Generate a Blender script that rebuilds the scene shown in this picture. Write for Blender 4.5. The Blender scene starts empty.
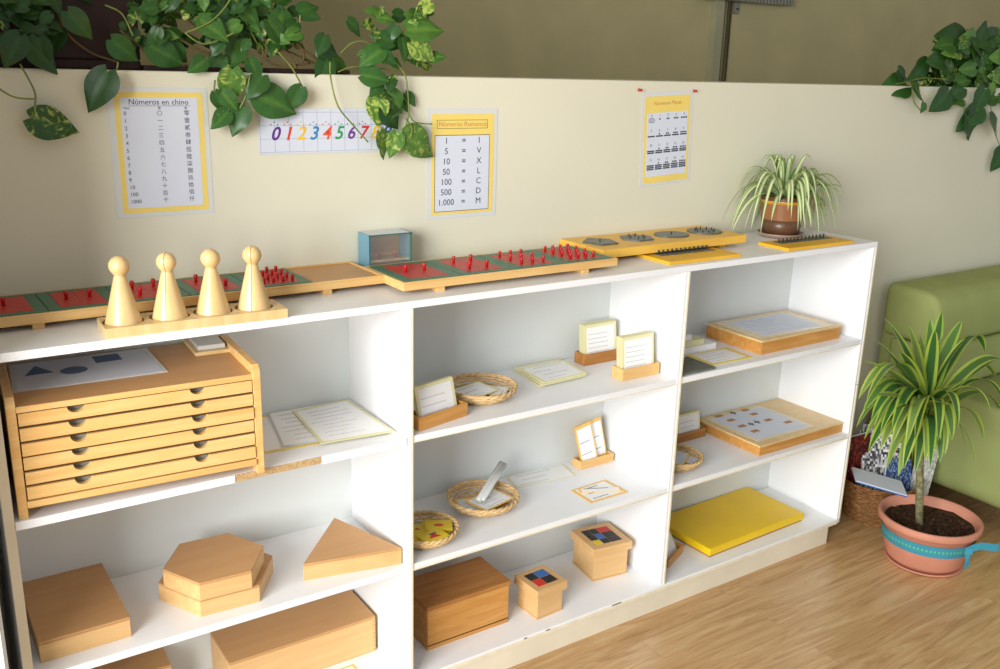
import bpy, math, random
import numpy as np
from mathutils import Vector, Matrix, noise
random.seed(7)
C = bpy.context.scene.collection
sc = bpy.context.scene
PI = math.pi
# ------------------------------------------------------------------ camera (solved from the shelf's corners)
S = 0.96
CAM = np.array([-1.0159, -1.8625, 1.64]) * S
YAW, PITCH, ROLL, F = .5959, .2781, .0266, 931.41
fwd = np.array([math.sin(YAW)*math.cos(PITCH), math.cos(YAW)*math.cos(PITCH), -math.sin(PITCH)])
rt0 = np.array([math.cos(YAW), -math.sin(YAW), 0.0]); up0 = np.cross(rt0, fwd)
rt = rt0*math.cos(ROLL) + up0*math.sin(ROLL); upv = up0*math.cos(ROLL) - rt0*math.sin(ROLL)
def ray(x, y): return fwd + rt*(x-500)/F - upv*(y-334.5)/F
def atz(x, y, h): d = ray(x, y); return Vector(CAM + d*(h-CAM[2])/d[2])
def aty(x, y, h): d = ray(x, y); return Vector(CAM + d*(h-CAM[1])/d[1])
cd = bpy.data.cameras.new('camera'); cam = bpy.data.objects.new('camera', cd); C.objects.link(cam)
M = Matrix(((rt[0], upv[0], -fwd[0], CAM[0]), (rt[1], upv[1], -fwd[1], CAM[1]), (rt[2], upv[2], -fwd[2], CAM[2]), (0, 0, 0, 1)))
cam.matrix_world = M; cd.sensor_width = 36; cd.lens = F/1000*36; cd.clip_start = .02
sc.camera = cam
# shelf dimensions
TH, T = .017, .0176
OFF = .1951
ZT = 1.0951*S; TOP = ZT+TH
S1 = (.5604+OFF)*S; S2 = (.2103+OFF)*S; SB = (-.1076+OFF)*S
L = -.8728*S; B = .9012*S; R = 1.755*S; D = .3267*S; WY = D+.01; HW = (1.4203+OFF)*S
S1T, S2T = S1+TH, S2+TH
# ------------------------------------------------------------------ materials
def lin(c):
    return tuple(((v/255)/12.92 if v/255 <= .04045 else ((v/255+.055)/1.055)**2.4) for v in c)
def nodemat(name, rough=.5, spec=.5):
    m = bpy.data.materials.new(name); m.use_nodes = True
    nt = m.node_tree; b = nt.nodes['Principled BSDF']
    b.inputs['Roughness'].default_value = rough; b.inputs['Specular IOR Level'].default_value = spec
    return m, nt, b
def N(nt, t, **kw):
    n = nt.nodes.new(t)
    for k, v in kw.items():
        if k in n.inputs: n.inputs[k].default_value = v
        else: setattr(n, k, v)
    return n
def ramp(nt, fac, stops):
    r = nt.nodes.new('ShaderNodeValToRGB')
    els = r.color_ramp.elements
    while len(els) < len(stops): els.new(.5)
    for e, (p, c) in zip(els, stops): e.position = p; e.color = (*lin(c), 1)
    nt.links.new(fac, r.inputs[0]); return r.outputs[0]
def plain(name, col, rough=.5, spec=.5, var=.06, scale=8, bump=0, bscale=60):
    m, nt, b = nodemat(name, rough, spec)
    tc = N(nt, 'ShaderNodeTexCoord'); nz = N(nt, 'ShaderNodeTexNoise', Scale=scale, Detail=4.0)
    nt.links.new(tc.outputs['Object'], nz.inputs['Vector'])
    a = tuple(max(0, v*(1-var)) for v in col); c = tuple(min(255, v*(1+var)) for v in col)
    nt.links.new(ramp(nt, nz.outputs['Fac'], [(.3, a), (.7, c)]), b.inputs['Base Color'])
    if bump:
        n2 = N(nt, 'ShaderNodeTexNoise', Scale=bscale, Detail=5.0); nt.links.new(tc.outputs['Object'], n2.inputs['Vector'])
        bp = N(nt, 'ShaderNodeBump', Strength=bump, Distance=.004); nt.links.new(n2.outputs['Fac'], bp.inputs['Height'])
        nt.links.new(bp.outputs[0], b.inputs['Normal'])
    return m
def wood(name, c1, c2, c3, stretch=(3, 40, 40), rough=.4, spec=.4, scale=1.0):
    m, nt, b = nodemat(name, rough, spec)
    tc = N(nt, 'ShaderNodeTexCoord'); mp = N(nt, 'ShaderNodeMapping'); mp.inputs['Scale'].default_value = stretch
    oi = N(nt, 'ShaderNodeObjectInfo'); va = N(nt, 'ShaderNodeVectorMath', operation='ADD')
    nt.links.new(tc.outputs['Object'], va.inputs[0]); nt.links.new(oi.outputs['Random'], va.inputs[1])
    nt.links.new(va.outputs[0], mp.inputs['Vector'])
    nz = N(nt, 'ShaderNodeTexNoise', Scale=scale, Detail=6.0, Roughness=.6, Distortion=.6)
    nt.links.new(mp.outputs[0], nz.inputs['Vector'])
    nt.links.new(ramp(nt, nz.outputs['Fac'], [(.25, c1), (.5, c2), (.75, c3)]), b.inputs['Base Color'])
    return m
def vcol(name, rough=.4, spec=.4, trans=0):
    m, nt, b = nodemat(name, rough, spec)
    a = N(nt, 'ShaderNodeVertexColor', layer_name='col'); nt.links.new(a.outputs[0], b.inputs['Base Color'])
    if trans:
        out = nt.nodes['Material Output']; t = N(nt, 'ShaderNodeBsdfTranslucent'); mx = N(nt, 'ShaderNodeMixShader', Fac=trans)
        nt.links.new(a.outputs[0], t.inputs[0]); nt.links.new(b.outputs[0], mx.inputs[1]); nt.links.new(t.outputs[0], mx.inputs[2])
        nt.links.new(mx.outputs[0], out.inputs[0])
    return m
def leafmat(name):
    m, nt, b = nodemat(name, .36, .45)
    a = N(nt, 'ShaderNodeVertexColor', layer_name='col')      # r = tone, g = variegation, b = along the midrib
    sep = N(nt, 'ShaderNodeSeparateColor'); nt.links.new(a.outputs[0], sep.inputs[0])
    tc = N(nt, 'ShaderNodeTexCoord'); nz = N(nt, 'ShaderNodeTexNoise', Scale=34.0, Detail=4.0, Distortion=2.5)
    nt.links.new(tc.outputs['Object'], nz.inputs['Vector'])
    green = ramp(nt, sep.outputs[0], [(0, (26, 52, 26)), (.5, (58, 104, 42)), (1, (126, 168, 66))])
    ad = N(nt, 'ShaderNodeMath', operation='MULTIPLY'); nt.links.new(nz.outputs['Fac'], ad.inputs[0]); nt.links.new(sep.outputs[1], ad.inputs[1])
    rm = N(nt, 'ShaderNodeMapRange'); rm.inputs[1].default_value = .40; rm.inputs[2].default_value = .52
    nt.links.new(ad.outputs[0], rm.inputs[0])
    mx = N(nt, 'ShaderNodeMix', data_type='RGBA'); nt.links.new(rm.outputs[0], mx.inputs[0])
    nt.links.new(green, mx.inputs[6]); mx.inputs[7].default_value = (*lin((176, 190, 92)), 1)
    nt.links.new(mx.outputs[2], b.inputs['Base Color'])
    out = nt.nodes['Material Output']; t = N(nt, 'ShaderNodeBsdfTranslucent'); ms = N(nt, 'ShaderNodeMixShader', Fac=.25)
    nt.links.new(mx.outputs[2], t.inputs[0]); nt.links.new(b.outputs[0], ms.inputs[1]); nt.links.new(t.outputs[0], ms.inputs[2])
    nt.links.new(ms.outputs[0], out.inputs[0])
    return m
def floormat():
    m, nt, b = nodemat('laminate_oak', .27, .5)
    tc = N(nt, 'ShaderNodeTexCoord')
    br = N(nt, 'ShaderNodeTexBrick'); br.offset = .37; br.inputs['Scale'].default_value = 1.0
    br.inputs['Brick Width'].default_value = 1.1; br.inputs['Row Height'].default_value = .095; br.inputs['Mortar Size'].default_value = .0007
    br.inputs['Color1'].default_value = (0, 0, 0, 1); br.inputs['Color2'].default_value = (1, 1, 1, 1); br.inputs['Mortar'].default_value = (.5, .5, .5, 1)
    nt.links.new(tc.outputs['Object'], br.inputs['Vector'])
    mp = N(nt, 'ShaderNodeMapping'); mp.inputs['Scale'].default_value = (1.3, 15, 15)
    va = N(nt, 'ShaderNodeVectorMath', operation='MULTIPLY_ADD'); va.inputs[1].default_value = (3, 3, 3)
    nt.links.new(br.outputs['Color'], va.inputs[0]); nt.links.new(tc.outputs['Object'], va.inputs[2]); nt.links.new(va.outputs[0], mp.inputs['Vector'])
    nz = N(nt, 'ShaderNodeTexNoise', Scale=1.8, Detail=8.0, Roughness=.66, Distortion=1.6); nt.links.new(mp.outputs[0], nz.inputs['Vector'])
    c = ramp(nt, nz.outputs['Fac'], [(.3, (168, 130, 84)), (.48, (200, 162, 114)), (.7, (218, 188, 144))])
    mx = N(nt, 'ShaderNodeMix', data_type='RGBA', blend_type='MULTIPLY'); mx.inputs[0].default_value = 1
    nt.links.new(c, mx.inputs[6])
    r2 = ramp(nt, br.outputs['Color'], [(0, (238, 232, 224)), (1, (255, 255, 255))]); nt.links.new(r2, mx.inputs[7])
    m2 = N(nt, 'ShaderNodeMix', data_type='RGBA'); nt.links.new(br.outputs['Fac'], m2.inputs[0]); nt.links.new(mx.outputs[2], m2.inputs[6])
    m2.inputs[7].default_value = (*lin((176, 138, 96)), 1); nt.links.new(m2.outputs[2], b.inputs['Base Color'])
    return m
def speckle(name, c1, c2, c3, scale=300, rough=.8):
    m, nt, b = nodemat(name, rough, .2)
    tc = N(nt, 'ShaderNodeTexCoord'); nz = N(nt, 'ShaderNodeTexVoronoi', Scale=scale); nt.links.new(tc.outputs['Object'], nz.inputs['Vector'])
    sp = N(nt, 'ShaderNodeSeparateColor'); nt.links.new(nz.outputs['Color'], sp.inputs[0])
    nt.links.new(ramp(nt, sp.outputs[0], [(.1, c1), (.5, c2), (.9, c3)]), b.inputs['Base Color']); return m
MT = dict(
 wall=plain('cream_paint', (216, 212, 190), .75, .2, .012, 2, .05, 120),
 farwall=plain('olive_tan_paint', (208, 198, 152), .8, .2, .03, 3),
 pillar=plain('grey_green_paint', (188, 186, 154), .7, .2, .03),
 white=plain('white_melamine', (236, 237, 238), .38, .45, .012, 5),
 whiteback=plain('white_back_board', (216, 220, 218), .55, .3, .015, 4),
 kick=plain('ivory_board', (226, 216, 192), .5, .4, .03, 6),
 whitepaint=plain('white_gloss_paint', (238, 242, 244), .4, .4, .01),
 band=plain('worn_edge_band', (232, 222, 196), .5, .3, .03, 30),
 chip=speckle('chipboard', (150, 118, 78), (190, 158, 112), (208, 182, 138), 700),
 floor=floormat(),
 pine=wood('varnished_pine', (212, 162, 94), (222, 178, 112), (232, 194, 134), (4, 60, 60), .35, .45),
 pinelight=wood('pale_maple', (208, 172, 112), (218, 186, 130), (228, 200, 148), (30, 30, 5), .3, .5),
 beech=wood('beech', (206, 162, 104), (214, 172, 116), (222, 184, 130), (3, 45, 45), .42, .4),
 beechlid=wood('beech_ply', (188, 140, 90), (193, 146, 95), (199, 153, 102), (3, 30, 30), .42, .4),
 oak=wood('honey_wood', (176, 118, 52), (198, 140, 70), (214, 160, 90), (5, 60, 60), .4, .4),
 brown=wood('brown_wood', (150, 96, 44), (172, 116, 58), (188, 134, 74), (5, 60, 60), .4, .4),
 darkline=plain('dark_groove_and_shade', (84, 58, 34), .8, .1),
 green=plain('green_enamel', (62, 112, 86), .4, .5, .03),
 red=plain('red_enamel', (190, 42, 34), .4, .5, .05),
 redknob=plain('red_knob', (178, 22, 22), .3, .5, .03),
 yellowwood=wood('yellow_wood', (222, 168, 56), (232, 182, 74), (238, 194, 92), (4, 40, 40), .4, .4),
 grey=plain('grey_enamel', (82, 92, 92), .35, .5, .08, 40),
 greyknob=plain('dark_knob', (48, 52, 50), .35, .5, .03),
 yellow=plain('yellow_lacquer', (236, 196, 10), .32, .5, .02),
 yellowpaint=plain('amber_board', (232, 178, 44), .4, .4, .04),
 paper=plain('white_paper', (208, 213, 224), .5, .4, .01),
 paperw=plain('card_paper', (240, 240, 238), .6, .3, .01),
 film=plain('laminate_film', (208, 210, 206), .15, .6, .01),
 yborder=plain('yellow_card', (232, 206, 110), .45, .4, .02),
 lyborder=plain('pale_yellow_card', (226, 219, 172), .45, .4, .02),
 oborder=plain('orange_card', (236, 190, 104), .45, .4, .02),
 ink=plain('black_ink', (58, 60, 74), .6, .2),
 softink=plain('grey_ink', (186, 188, 198), .6, .2),
 lineblue=plain('blue_grid_line', (148, 164, 176), .6, .2),
 brownink=plain('brown_ink', (196, 128, 78), .6, .2),
 blue=plain('navy_print', (84, 104, 138), .5, .3),
 teal=plain('blue_grey_enamel', (104, 150, 170), .4, .5, .02),
 soil=plain('potting_soil', (58, 42, 30), .95, .1, .5, 90, 1, 90),
 terracotta=plain('terracotta', (200, 136, 112), .6, .3, .05, 6, .1, 80),
 pot2=plain('copper_brown_pot', (150, 98, 60), .4, .5, .06),
 potband=plain('dark_brown_glaze', (96, 66, 44), .35, .5, .06),
 gold=plain('gold_glaze', (214, 150, 40), .3, .6, .05),
 saucer=plain('mauve_saucer', (164, 136, 122), .35, .5, .05),
 darkpot=plain('dark_brown_plastic', (44, 24, 18), .6, .3, .1),
 wicker=wood('wicker', (178, 138, 84), (214, 180, 128), (232, 208, 164), (60, 60, 200), .6, .2),
 wickerdark=wood('brown_wicker', (74, 46, 26), (120, 80, 44), (170, 128, 80), (60, 60, 200), .6, .2),
 sofa=plain('green_velour', (150, 158, 98), .8, .2, .04, 5, .1, 200),
 sofaseam=plain('dark_green_piping', (66, 78, 38), .8, .2),
 vine=plain('vine_stem', (112, 124, 58), .5, .3, .15, 30),
 rootbrown=plain('brown_vine', (96, 78, 46), .6, .3, .15, 30),
 cane=plain('cane_bark', (120, 116, 84), .7, .2, .25, 70, .6, 80),
 black=plain('black_paint', (30, 30, 34), .35, .5),
 cblue=plain('blue_paint', (48, 104, 172), .35, .5),
 cred=plain('cube_red_paint', (206, 46, 34), .35, .5),
 cyel=plain('cube_yellow_paint', (226, 196, 40), .35, .5),
 ribbon=plain('blue_ribbon', (60, 142, 164), .5, .3, .05),
 ribgreen=plain('ribbon_green_thread', (96, 184, 130), .5, .3, .05),
 metal=plain('grey_metal', (150, 150, 138), .4, .5, .06),
 pipe=plain('brown_pipe', (96, 88, 66), .5, .3, .06),
 darkslab=plain('dark_slate_cover', (98, 100, 90), .5, .4, .08, 30),
 leaf=leafmat('pothos_leaf'), strip=vcol('striped_leaf', .4, .4, .25),
 lamwood=plain('laminate_over_wood', (222, 204, 164), .18, .6, .02),
 mag=vcol('magazine_print', .35, .5),
)
g, nt, b = nodemat('clear_acrylic', .05, .5)
b.inputs['Base Color'].default_value = (.93, .97, .96, 1); b.inputs['Transmission Weight'].default_value = .92; b.inputs['IOR'].default_value = 1.2
MT['glass'] = g
# ------------------------------------------------------------------ mesh helpers
class MB:
    def __init__(s): s.v = []; s.f = []; s.m = []; s.c = []; s.smooth = []
    def add(s, vs, fs, mi=0, sm=False, cols=None, mat=None):
        o = len(s.v)
        for p in vs:
            p = Vector(p); s.v.append(tuple(mat @ p) if mat else tuple(p))
        s.c += (cols if cols else [(1, 1, 1)]*len(vs))
        for f in fs: s.f.append([i+o for i in f]); s.m.append(mi); s.smooth.append(sm)
        return s
    def box(s, x0, x1, y0, y1, z0, z1, mi=0, mat=None):
        vs = [(x, y, z) for z in (z0, z1) for y in (y0, y1) for x in (x0, x1)]
        return s.add(vs, [(0, 2, 3, 1), (4, 5, 7, 6), (0, 1, 5, 4), (2, 6, 7, 3), (0, 4, 6, 2), (1, 3, 7, 5)], mi, mat=mat)
    def prism(s, pts, z0, z1, mi=0, mat=None):          # pts counter-clockwise in xy
        n = len(pts); vs = [(p[0], p[1], z0) for p in pts] + [(p[0], p[1], z1) for p in pts]
        fs = [tuple(range(n))[::-1], tuple(range(n, 2*n))] + [(i, (i+1) % n, n+(i+1) % n, n+i) for i in range(n)]
        return s.add(vs, fs, mi, mat=mat)
    def tube(s, pts, r, seg=8, mi=0, closed=False, mat=None, cap=True):
        P = [Vector(p) for p in pts]; n = len(P); rr = r if callable(r) else (lambda t: r)
        vs = []; prev = None
        for i, p in enumerate(P):
            t = (P[(i+1) % n]-P[i-1]) if closed else (P[min(i+1, n-1)]-P[max(i-1, 0)])
            t.normalize()
            if prev is None:
                a = Vector((0, 0, 1)) if abs(t.z) < .9 else Vector((1, 0, 0))
                prev = t.cross(a).normalized()
            u = (prev - t*prev.dot(t)).normalized(); w = t.cross(u); prev = u
            R_ = rr(i/max(1, n-1))
            for k in range(seg):
                a = 2*PI*k/seg; vs.append(p+(u*math.cos(a)+w*math.sin(a))*R_)
        fs = []
        for i in range(n if closed else n-1):
            for k in range(seg):
                a, b_ = i*seg+k, i*seg+(k+1) % seg; c_, d_ = ((i+1) % n)*seg+(k+1) % seg, ((i+1) % n)*seg+k
                fs.append((a, b_, c_, d_))
        if not closed and cap: fs += [tuple(range(seg))[::-1], tuple(range((n-1)*seg, n*seg))]
        return s.add(vs, fs, mi, True, mat=mat)
    def lathe(s, prof, seg=32, mi=0, mat=None, sm=True, close=True):
        vs = []; n = len(prof)
        for r, z in prof:
            for k in range(seg): a = 2*PI*k/seg; vs.append((r*math.cos(a), r*math.sin(a), z))
        fs = [(i*seg+k, i*seg+(k+1) % seg, (i+1)*seg+(k+1) % seg, (i+1)*seg+k) for i in range(n-1) for k in range(seg)]
        if close:
            if prof[0][0] > 1e-4: fs.append(tuple(range(seg))[::-1])
            if prof[-1][0] > 1e-4: fs.append(tuple(range((n-1)*seg, n*seg)))
        return s.add(vs, fs, mi, sm, mat=mat)
    def build(s, name, mats, parent=None, bevel=0, seg=2, loc=None, sub=0):
        me = bpy.data.meshes.new(name); me.from_pydata(s.v, [], s.f); me.update()
        for m in (mats if isinstance(mats, (list, tuple)) else [mats]): me.materials.append(MT[m] if isinstance(m, str) else m)
        me.polygons.foreach_set('material_index', s.m); me.polygons.foreach_set('use_smooth', s.smooth)
        ca = me.color_attributes.new('col', 'FLOAT_COLOR', 'POINT')
        ca.data.foreach_set('color', [q for c in s.c for q in (*c, 1)])
        o = bpy.data.objects.new(name, me); C.objects.link(o)
        if parent: o.parent = parent
        if loc: o.location = loc
        if bevel:
            b_ = o.modifiers.new('bevel', 'BEVEL'); b_.width = bevel; b_.segments = seg; b_.limit_method = 'ANGLE'; b_.angle_limit = .6
        if sub:
            u = o.modifiers.new('sub', 'SUBSURF'); u.levels = sub; u.render_levels = sub
        return o
def tag(o, label, cat, group=None, kind=None):
    if label: o['label'] = label
    if cat: o['category'] = cat
    if group: o['group'] = group
    if kind: o['kind'] = kind
    return o
def thing(name, label, cat, loc=(0, 0, 0), rz=0, group=None):
    o = bpy.data.objects.new(name, None); C.objects.link(o); o.empty_display_size = .02
    o.location = loc; o.rotation_euler = (0, 0, rz); return tag(o, label, cat, group)
def struct(name, mb, mat, bevel=0, parent=None):
    o = mb.build(name, mat, parent, bevel); o['kind'] = 'structure'; return o
def dup(root, loc, rz=None, label=None, rot=None):
    r = root.copy(); C.objects.link(r); r.location = loc
    if rz is not None: r.rotation_euler = (0, 0, rz)
    if rot: r.rotation_euler = rot
    if label: r['label'] = label
    for ch in root.children:
        c = ch.copy(); C.objects.link(c); c.parent = r
        for g_ in ch.children:
            d = g_.copy(); C.objects.link(d); d.parent = c
    return r
def text_into(mb, txt, x, y, h, mi=0, align='CENTER', mat=None, z=.0008, bold=0, shear=0, xs=1):
    cu = bpy.data.curves.new('t', 'FONT'); cu.body = txt; cu.align_x = align; cu.align_y = 'CENTER'; cu.size = h; cu.offset = bold; cu.shear = shear
    cu.resolution_u = 3
    ob = bpy.data.objects.new('t', cu); C.objects.link(ob)
    dg = bpy.context.evaluated_depsgraph_get(); me = bpy.data.meshes.new_from_object(ob.evaluated_get(dg))
    vs = [(v.co.x*xs+x, v.co.y+y, z) for v in me.vertices]; fs = [tuple(p.vertices) for p in me.polygons]
    if vs: mb.add(vs, fs, mi, mat=mat)
    bpy.data.objects.remove(ob); bpy.data.curves.remove(cu); bpy.data.meshes.remove(me)
WALLM = Matrix.Rotation(PI/2, 4, 'X')    # local xy -> world xz, facing the room
# ------------------------------------------------------------------ the setting
m = MB(); m.box(-4, 14, -4, 4.2, -.05, 0); struct('floor', m, 'floor')
m = MB(); m.box(-1.3, 10, WY, WY+.24, 0, HW); struct('wall_back', m, 'wall', .004)
m = MB(); m.box(-4, 14, 2.6, 2.7, 0, 2.7); struct('wall_far', m, 'farwall')
m = MB(); m.box(-1.25, -.8795, -.012, WY, 0, 2.7); m.box(-1.25, -.889, -.075, -.012, 0, 2.7); m.box(-1.25, -1.13, WY+.24, 2.6, 0, 2.7); struct('wall_left', m, 'whitepaint')  # the short forward jamb is unseen, added to shade the shelf's left edge
m = MB(); m.box(-4, 14, -1.0, 2.7, 2.7, 2.78); struct('unseen_ceiling', m, 'wall')  # out of view, added to keep world light off the far wall
pc = aty(724, 60, 2.5); m = MB(); m.box(pc.x-.05, pc.x+.02, 2.55, 2.6, 0, 2.7); struct('trim_1', m, 'pillar')
pc = aty(730, 60, 2.53); m = MB(); m.tube([(pc.x, 2.575, 0), (pc.x, 2.575, 2.7)], .011, 10); m.tube([(pc.x+.03, 2.585, 0), (pc.x+.03, 2.585, 2.7)], .005, 8); struct('trim_2', m, 'pipe')
# ribbed rail and bracket high on the far wall
rl = thing('ribbed_rail', 'grey ribbed metal rail running along the far wall beside the pillar', 'rail', (0, 2.52, aty(740, 1, 2.5).z))
x0 = aty(705, 2, 2.5).x; x1 = aty(795, 2, 2.5).x
m = MB(); m.box(x0, x1, .0, .075, 0, .05); n = 26
for k in range(n): x = x0+(x1-x0)*(k+.3)/n; m.box(x, x+(x1-x0)/n*.5, -.012, 0, .0, .05)
m.build('rail', 'metal', rl, .002)
px = aty(741, 8, 2.55).x
m = MB(); m.box(px-.02, px+.02, .06, .078, -.07, 0); m.build('bracket', 'metal', rl, .003)
m = MB(); m.lathe([(.006, 0), (.006, .006)], 12, mat=Matrix.Translation((px, .06, -.04)) @ Matrix.Rotation(PI/2, 4, 'X')); m.build('screw', 'darkpot', rl)
# ------------------------------------------------------------------ bookshelf
bs = thing('bookshelf', 'long low white open bookshelf with three bays against the cream half wall', 'bookshelf', (0, 0, 0))
def slab(name, x0, x1, y0, y1, z0, z1, mat='white', bev=.0012, label=None):
    m = MB(); m.box(x0, x1, y0, y1, z0, z1); o = m.build(name, mat, bs, bev)
    if label: o['label'] = label
    return o
slab('top_panel', L-T, R+T, 0, D, ZT, TOP)
slab('side_panel', L-T, L, .001, D, .012, ZT)
slab('divider', -T, 0, .001, D, SB, ZT); slab('divider', B-T, B, .001, D, SB, ZT)
slab('side_panel', R, R+T, .001, D, SB-TH, ZT)
slab('side_panel_edge', R+T, R+T+.0012, .001, D, SB+.03, TOP-.001, 'band')
for zz in (S2, S1):
    for a, b_ in ((L, -T), (0, B-T), (B, R)):
        slab('shelf', a+.0005, b_-.0005, .002, D-.006, zz, zz+TH)
slab('bottom_shelf', L, R+.002, -.001, D-.006, SB-TH, SB)
for a, b_ in ((L, -T), (0, B-T), (B, R)): slab('back_panel', a, b_, D-.006, D-.0005, SB, ZT, 'whiteback', 0)
# edge banding of the uprights and boards: ivory strips; bay one has a length missing
for x in (-T, B-T, R): slab('edge_band', x+T*.62, x+T-.0003, -.0006, .001, SB, ZT, 'band', 0)
slab('edge_band', L-T, L, -.0006, .001, .012, ZT, 'kick', 0, 'beige edge band of the left side panel')  # left band has the kickboard ivory over its full width
cx0 = aty(235, 480, 0).x; cx1 = aty(322, 463, 0).x
slab('edge_band', L+.001, cx0, -.0012, .002, S1, S1+TH, 'white', 0); slab('edge_band', cx1, -T, -.0012, .002, S1-.002, S1+TH, 'white', 0)
slab('chipped_edge', cx0, cx1, .0002, .0021, S1+.0005, S1+TH-.0005, 'chip', 0, 'bare chipboard where the edge band is missing')
for a, b_ in ((0, B-T), (B, R)):
    slab('edge_band', a, b_, .0008, .002, S2, S2+.005, 'band', 0); slab('edge_band', a, b_, .0008, .002, S1, S1+.003, 'band', 0)
slab('edge_band', L, R+.002, -.0022, -.001, SB-TH, SB-.006, 'band', 0)
slab('kickboard', L+.02, 1.717*S, .004, .02, .0, SB-TH, 'kick', 0)
slab('kickboard', 1.717*S-.016, 1.717*S, .02, D-.02, .0, SB-TH, 'kick', 0)
m = MB()
for (pa, pb) in ((612, 621), (546, 550), (524, 527)):
    yy = {612: 606, 546: 630, 524: 638}[pa]; m.box(aty(pa, yy, -.002).x, aty(pb, yy, -.002).x, -.0026, -.0021, SB-.006, SB-.0035)
m.build('scuff_mark', 'darkline', bs)
# ------------------------------------------------------------------ posters
def poster(name, label, x0, x1, z0, z1, rot=0):
    o = thing(name, label, 'poster', ((x0+x1)/2, WY-.0004, (z0+z1)/2)); o.rotation_euler = (0, rot, 0); return o
def flat(m, x0, x1, z0, z1, d, mi=0): m.box(x0, x1, z0, z1, 0 if d < .0006 else d-.0003, d, mi, mat=WALLM)
# chinese numbers
P = poster('poster', 'laminated poster of Chinese numerals with yellow border, leftmost on the half wall', -.546, -.337, 1.243, 1.517)
w, h = .1045, .137
m = MB(); flat(m, -w, w, -h, h, .0005, 0); flat(m, -w+.014, w-.011, -h+.009, h-.010, .0009, 1); flat(m, -w+.025, w-.023, -h+.020, h-.021, .0013, 2); m.build('sheet', ['film', 'yborder', 'paper'], P)
m = MB(); text_into(m, 'Números en chino', 0, h-.0305, .0165, mat=WALLM, z=.0017, xs=1.0)
m.box(-.062, .066, h-.0385, h-.0378, .0014, .0017, mat=WALLM)
text_into(m, 'Núm.', -.066, h-.043, .006, mat=WALLM, z=.0017); text_into(m, '簡', .0, h-.043, .006, mat=WALLM, z=.0017); text_into(m, '繁', .056, h-.043, .006, mat=WALLM, z=.0017)
A = ['0', '1', '2', '3', '4', '5', '6', '7', '8', '9', '10', '100', '1000']; Bc = '〇一二三四五六七八九十百千'; Cc = '零壹貳叁肆伍陸柒捌玖拾佰仟'
for i in range(13):
    z = h-.054-i*.0155
    text_into(m, A[i], -.074, z, .0115, align='LEFT', mat=WALLM, z=.0017); text_into(m, Bc[i], 0, z, .0115, mat=WALLM, z=.0017); text_into(m, Cc[i], .057, z, .0125, mat=WALLM, z=.0017)
m.build('lettering', 'ink', P)
# number strip
P = poster('number_poster', 'wide strip of squared paper with coloured handwritten digits, half under the trailing vine', -.226, .132, 1.368, 1.474)
m = MB(); w, h = .179, .053; flat(m, -w, w, -h, h, .0005, 0); flat(m, -w+.002, w-.002, -h+.004, h-.002, .0008, 1)
m.build('sheet', ['film', 'paper'], P)
m = MB()
for k in range(11): x = -w+.004+k*.035; m.box(x, x+.0009, -h+.005, h-.003, .0008, .001, mat=WALLM)
for k in range(4): z = -h+.006+k*.030; m.box(-w+.003, w-.003, z, z+.0009, .0008, .001, mat=WALLM)
m.build('grid_lines', 'lineblue', P)
dcol = [(96, 44, 130), (214, 60, 40), (232, 186, 40), (60, 130, 180), (224, 84, 50), (50, 150, 90), (110, 60, 140), (206, 50, 56), (230, 190, 50), (50, 80, 160)]
for k in range(10):
    m = MB(); x = -w+.039+k*.0318; text_into(m, str(k), x, -.006, .043, mat=WALLM, z=.0012, bold=.0008, shear=.3)
    for q in range(3):
        m.lathe([(.0016, .0010), (.0016, .0012)], 8, mat=WALLM @ Matrix.Translation((x-.008+q*.008, .016+(q % 2)*.005, 0)))
    m.build('printed_digit', plain('digit_ink', dcol[k], .5, .3), P)
# roman numbers
P = poster('poster', 'laminated yellow poster of Roman numerals, between the vine and the white shelf top', .215, .430, 1.190, 1.473)
w, h = .1075, .1415
m = MB(); flat(m, -w, w, -h, h, .0005, 0); flat(m, -w+.013, w-.011, -h+.011, h-.014, .0009, 1); flat(m, -w+.023, w-.024, -h+.018, h-.067, .0013, 3); flat(m, -w+.0245, w-.0255, -h+.0195, h-.0685, .0016, 2); m.build('sheet', ['film', 'yborder', 'paper', 'ink'], P)
m = MB(); text_into(m, 'Números Romanos', 0, h-.040, .0165, mat=WALLM, z=.0012, xs=1.12)
m.build('title', 'brownink', P)
m = MB()
for a in ((-.078, .076, h-.030, h-.029), (-.078, .076, h-.051, h-.050), (-.078, -.077, h-.051, h-.029), (.075, .076, h-.051, h-.029)): m.box(*a, .0009, .0012, mat=WALLM)
for i, (a, b_) in enumerate(zip(['1', '5', '10', '50', '100', '500', '1.000'], 'IVXLCDM')):
    z = h-.082-i*.0265
    text_into(m, a, -.050, z, .0225, mat=WALLM, z=.0019); text_into(m, '=', .003, z, .020, mat=WALLM, z=.0019, bold=.0004); text_into(m, b_, .050, z, .0225, mat=WALLM, z=.0019)
m.build('lettering', 'ink', P)
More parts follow.
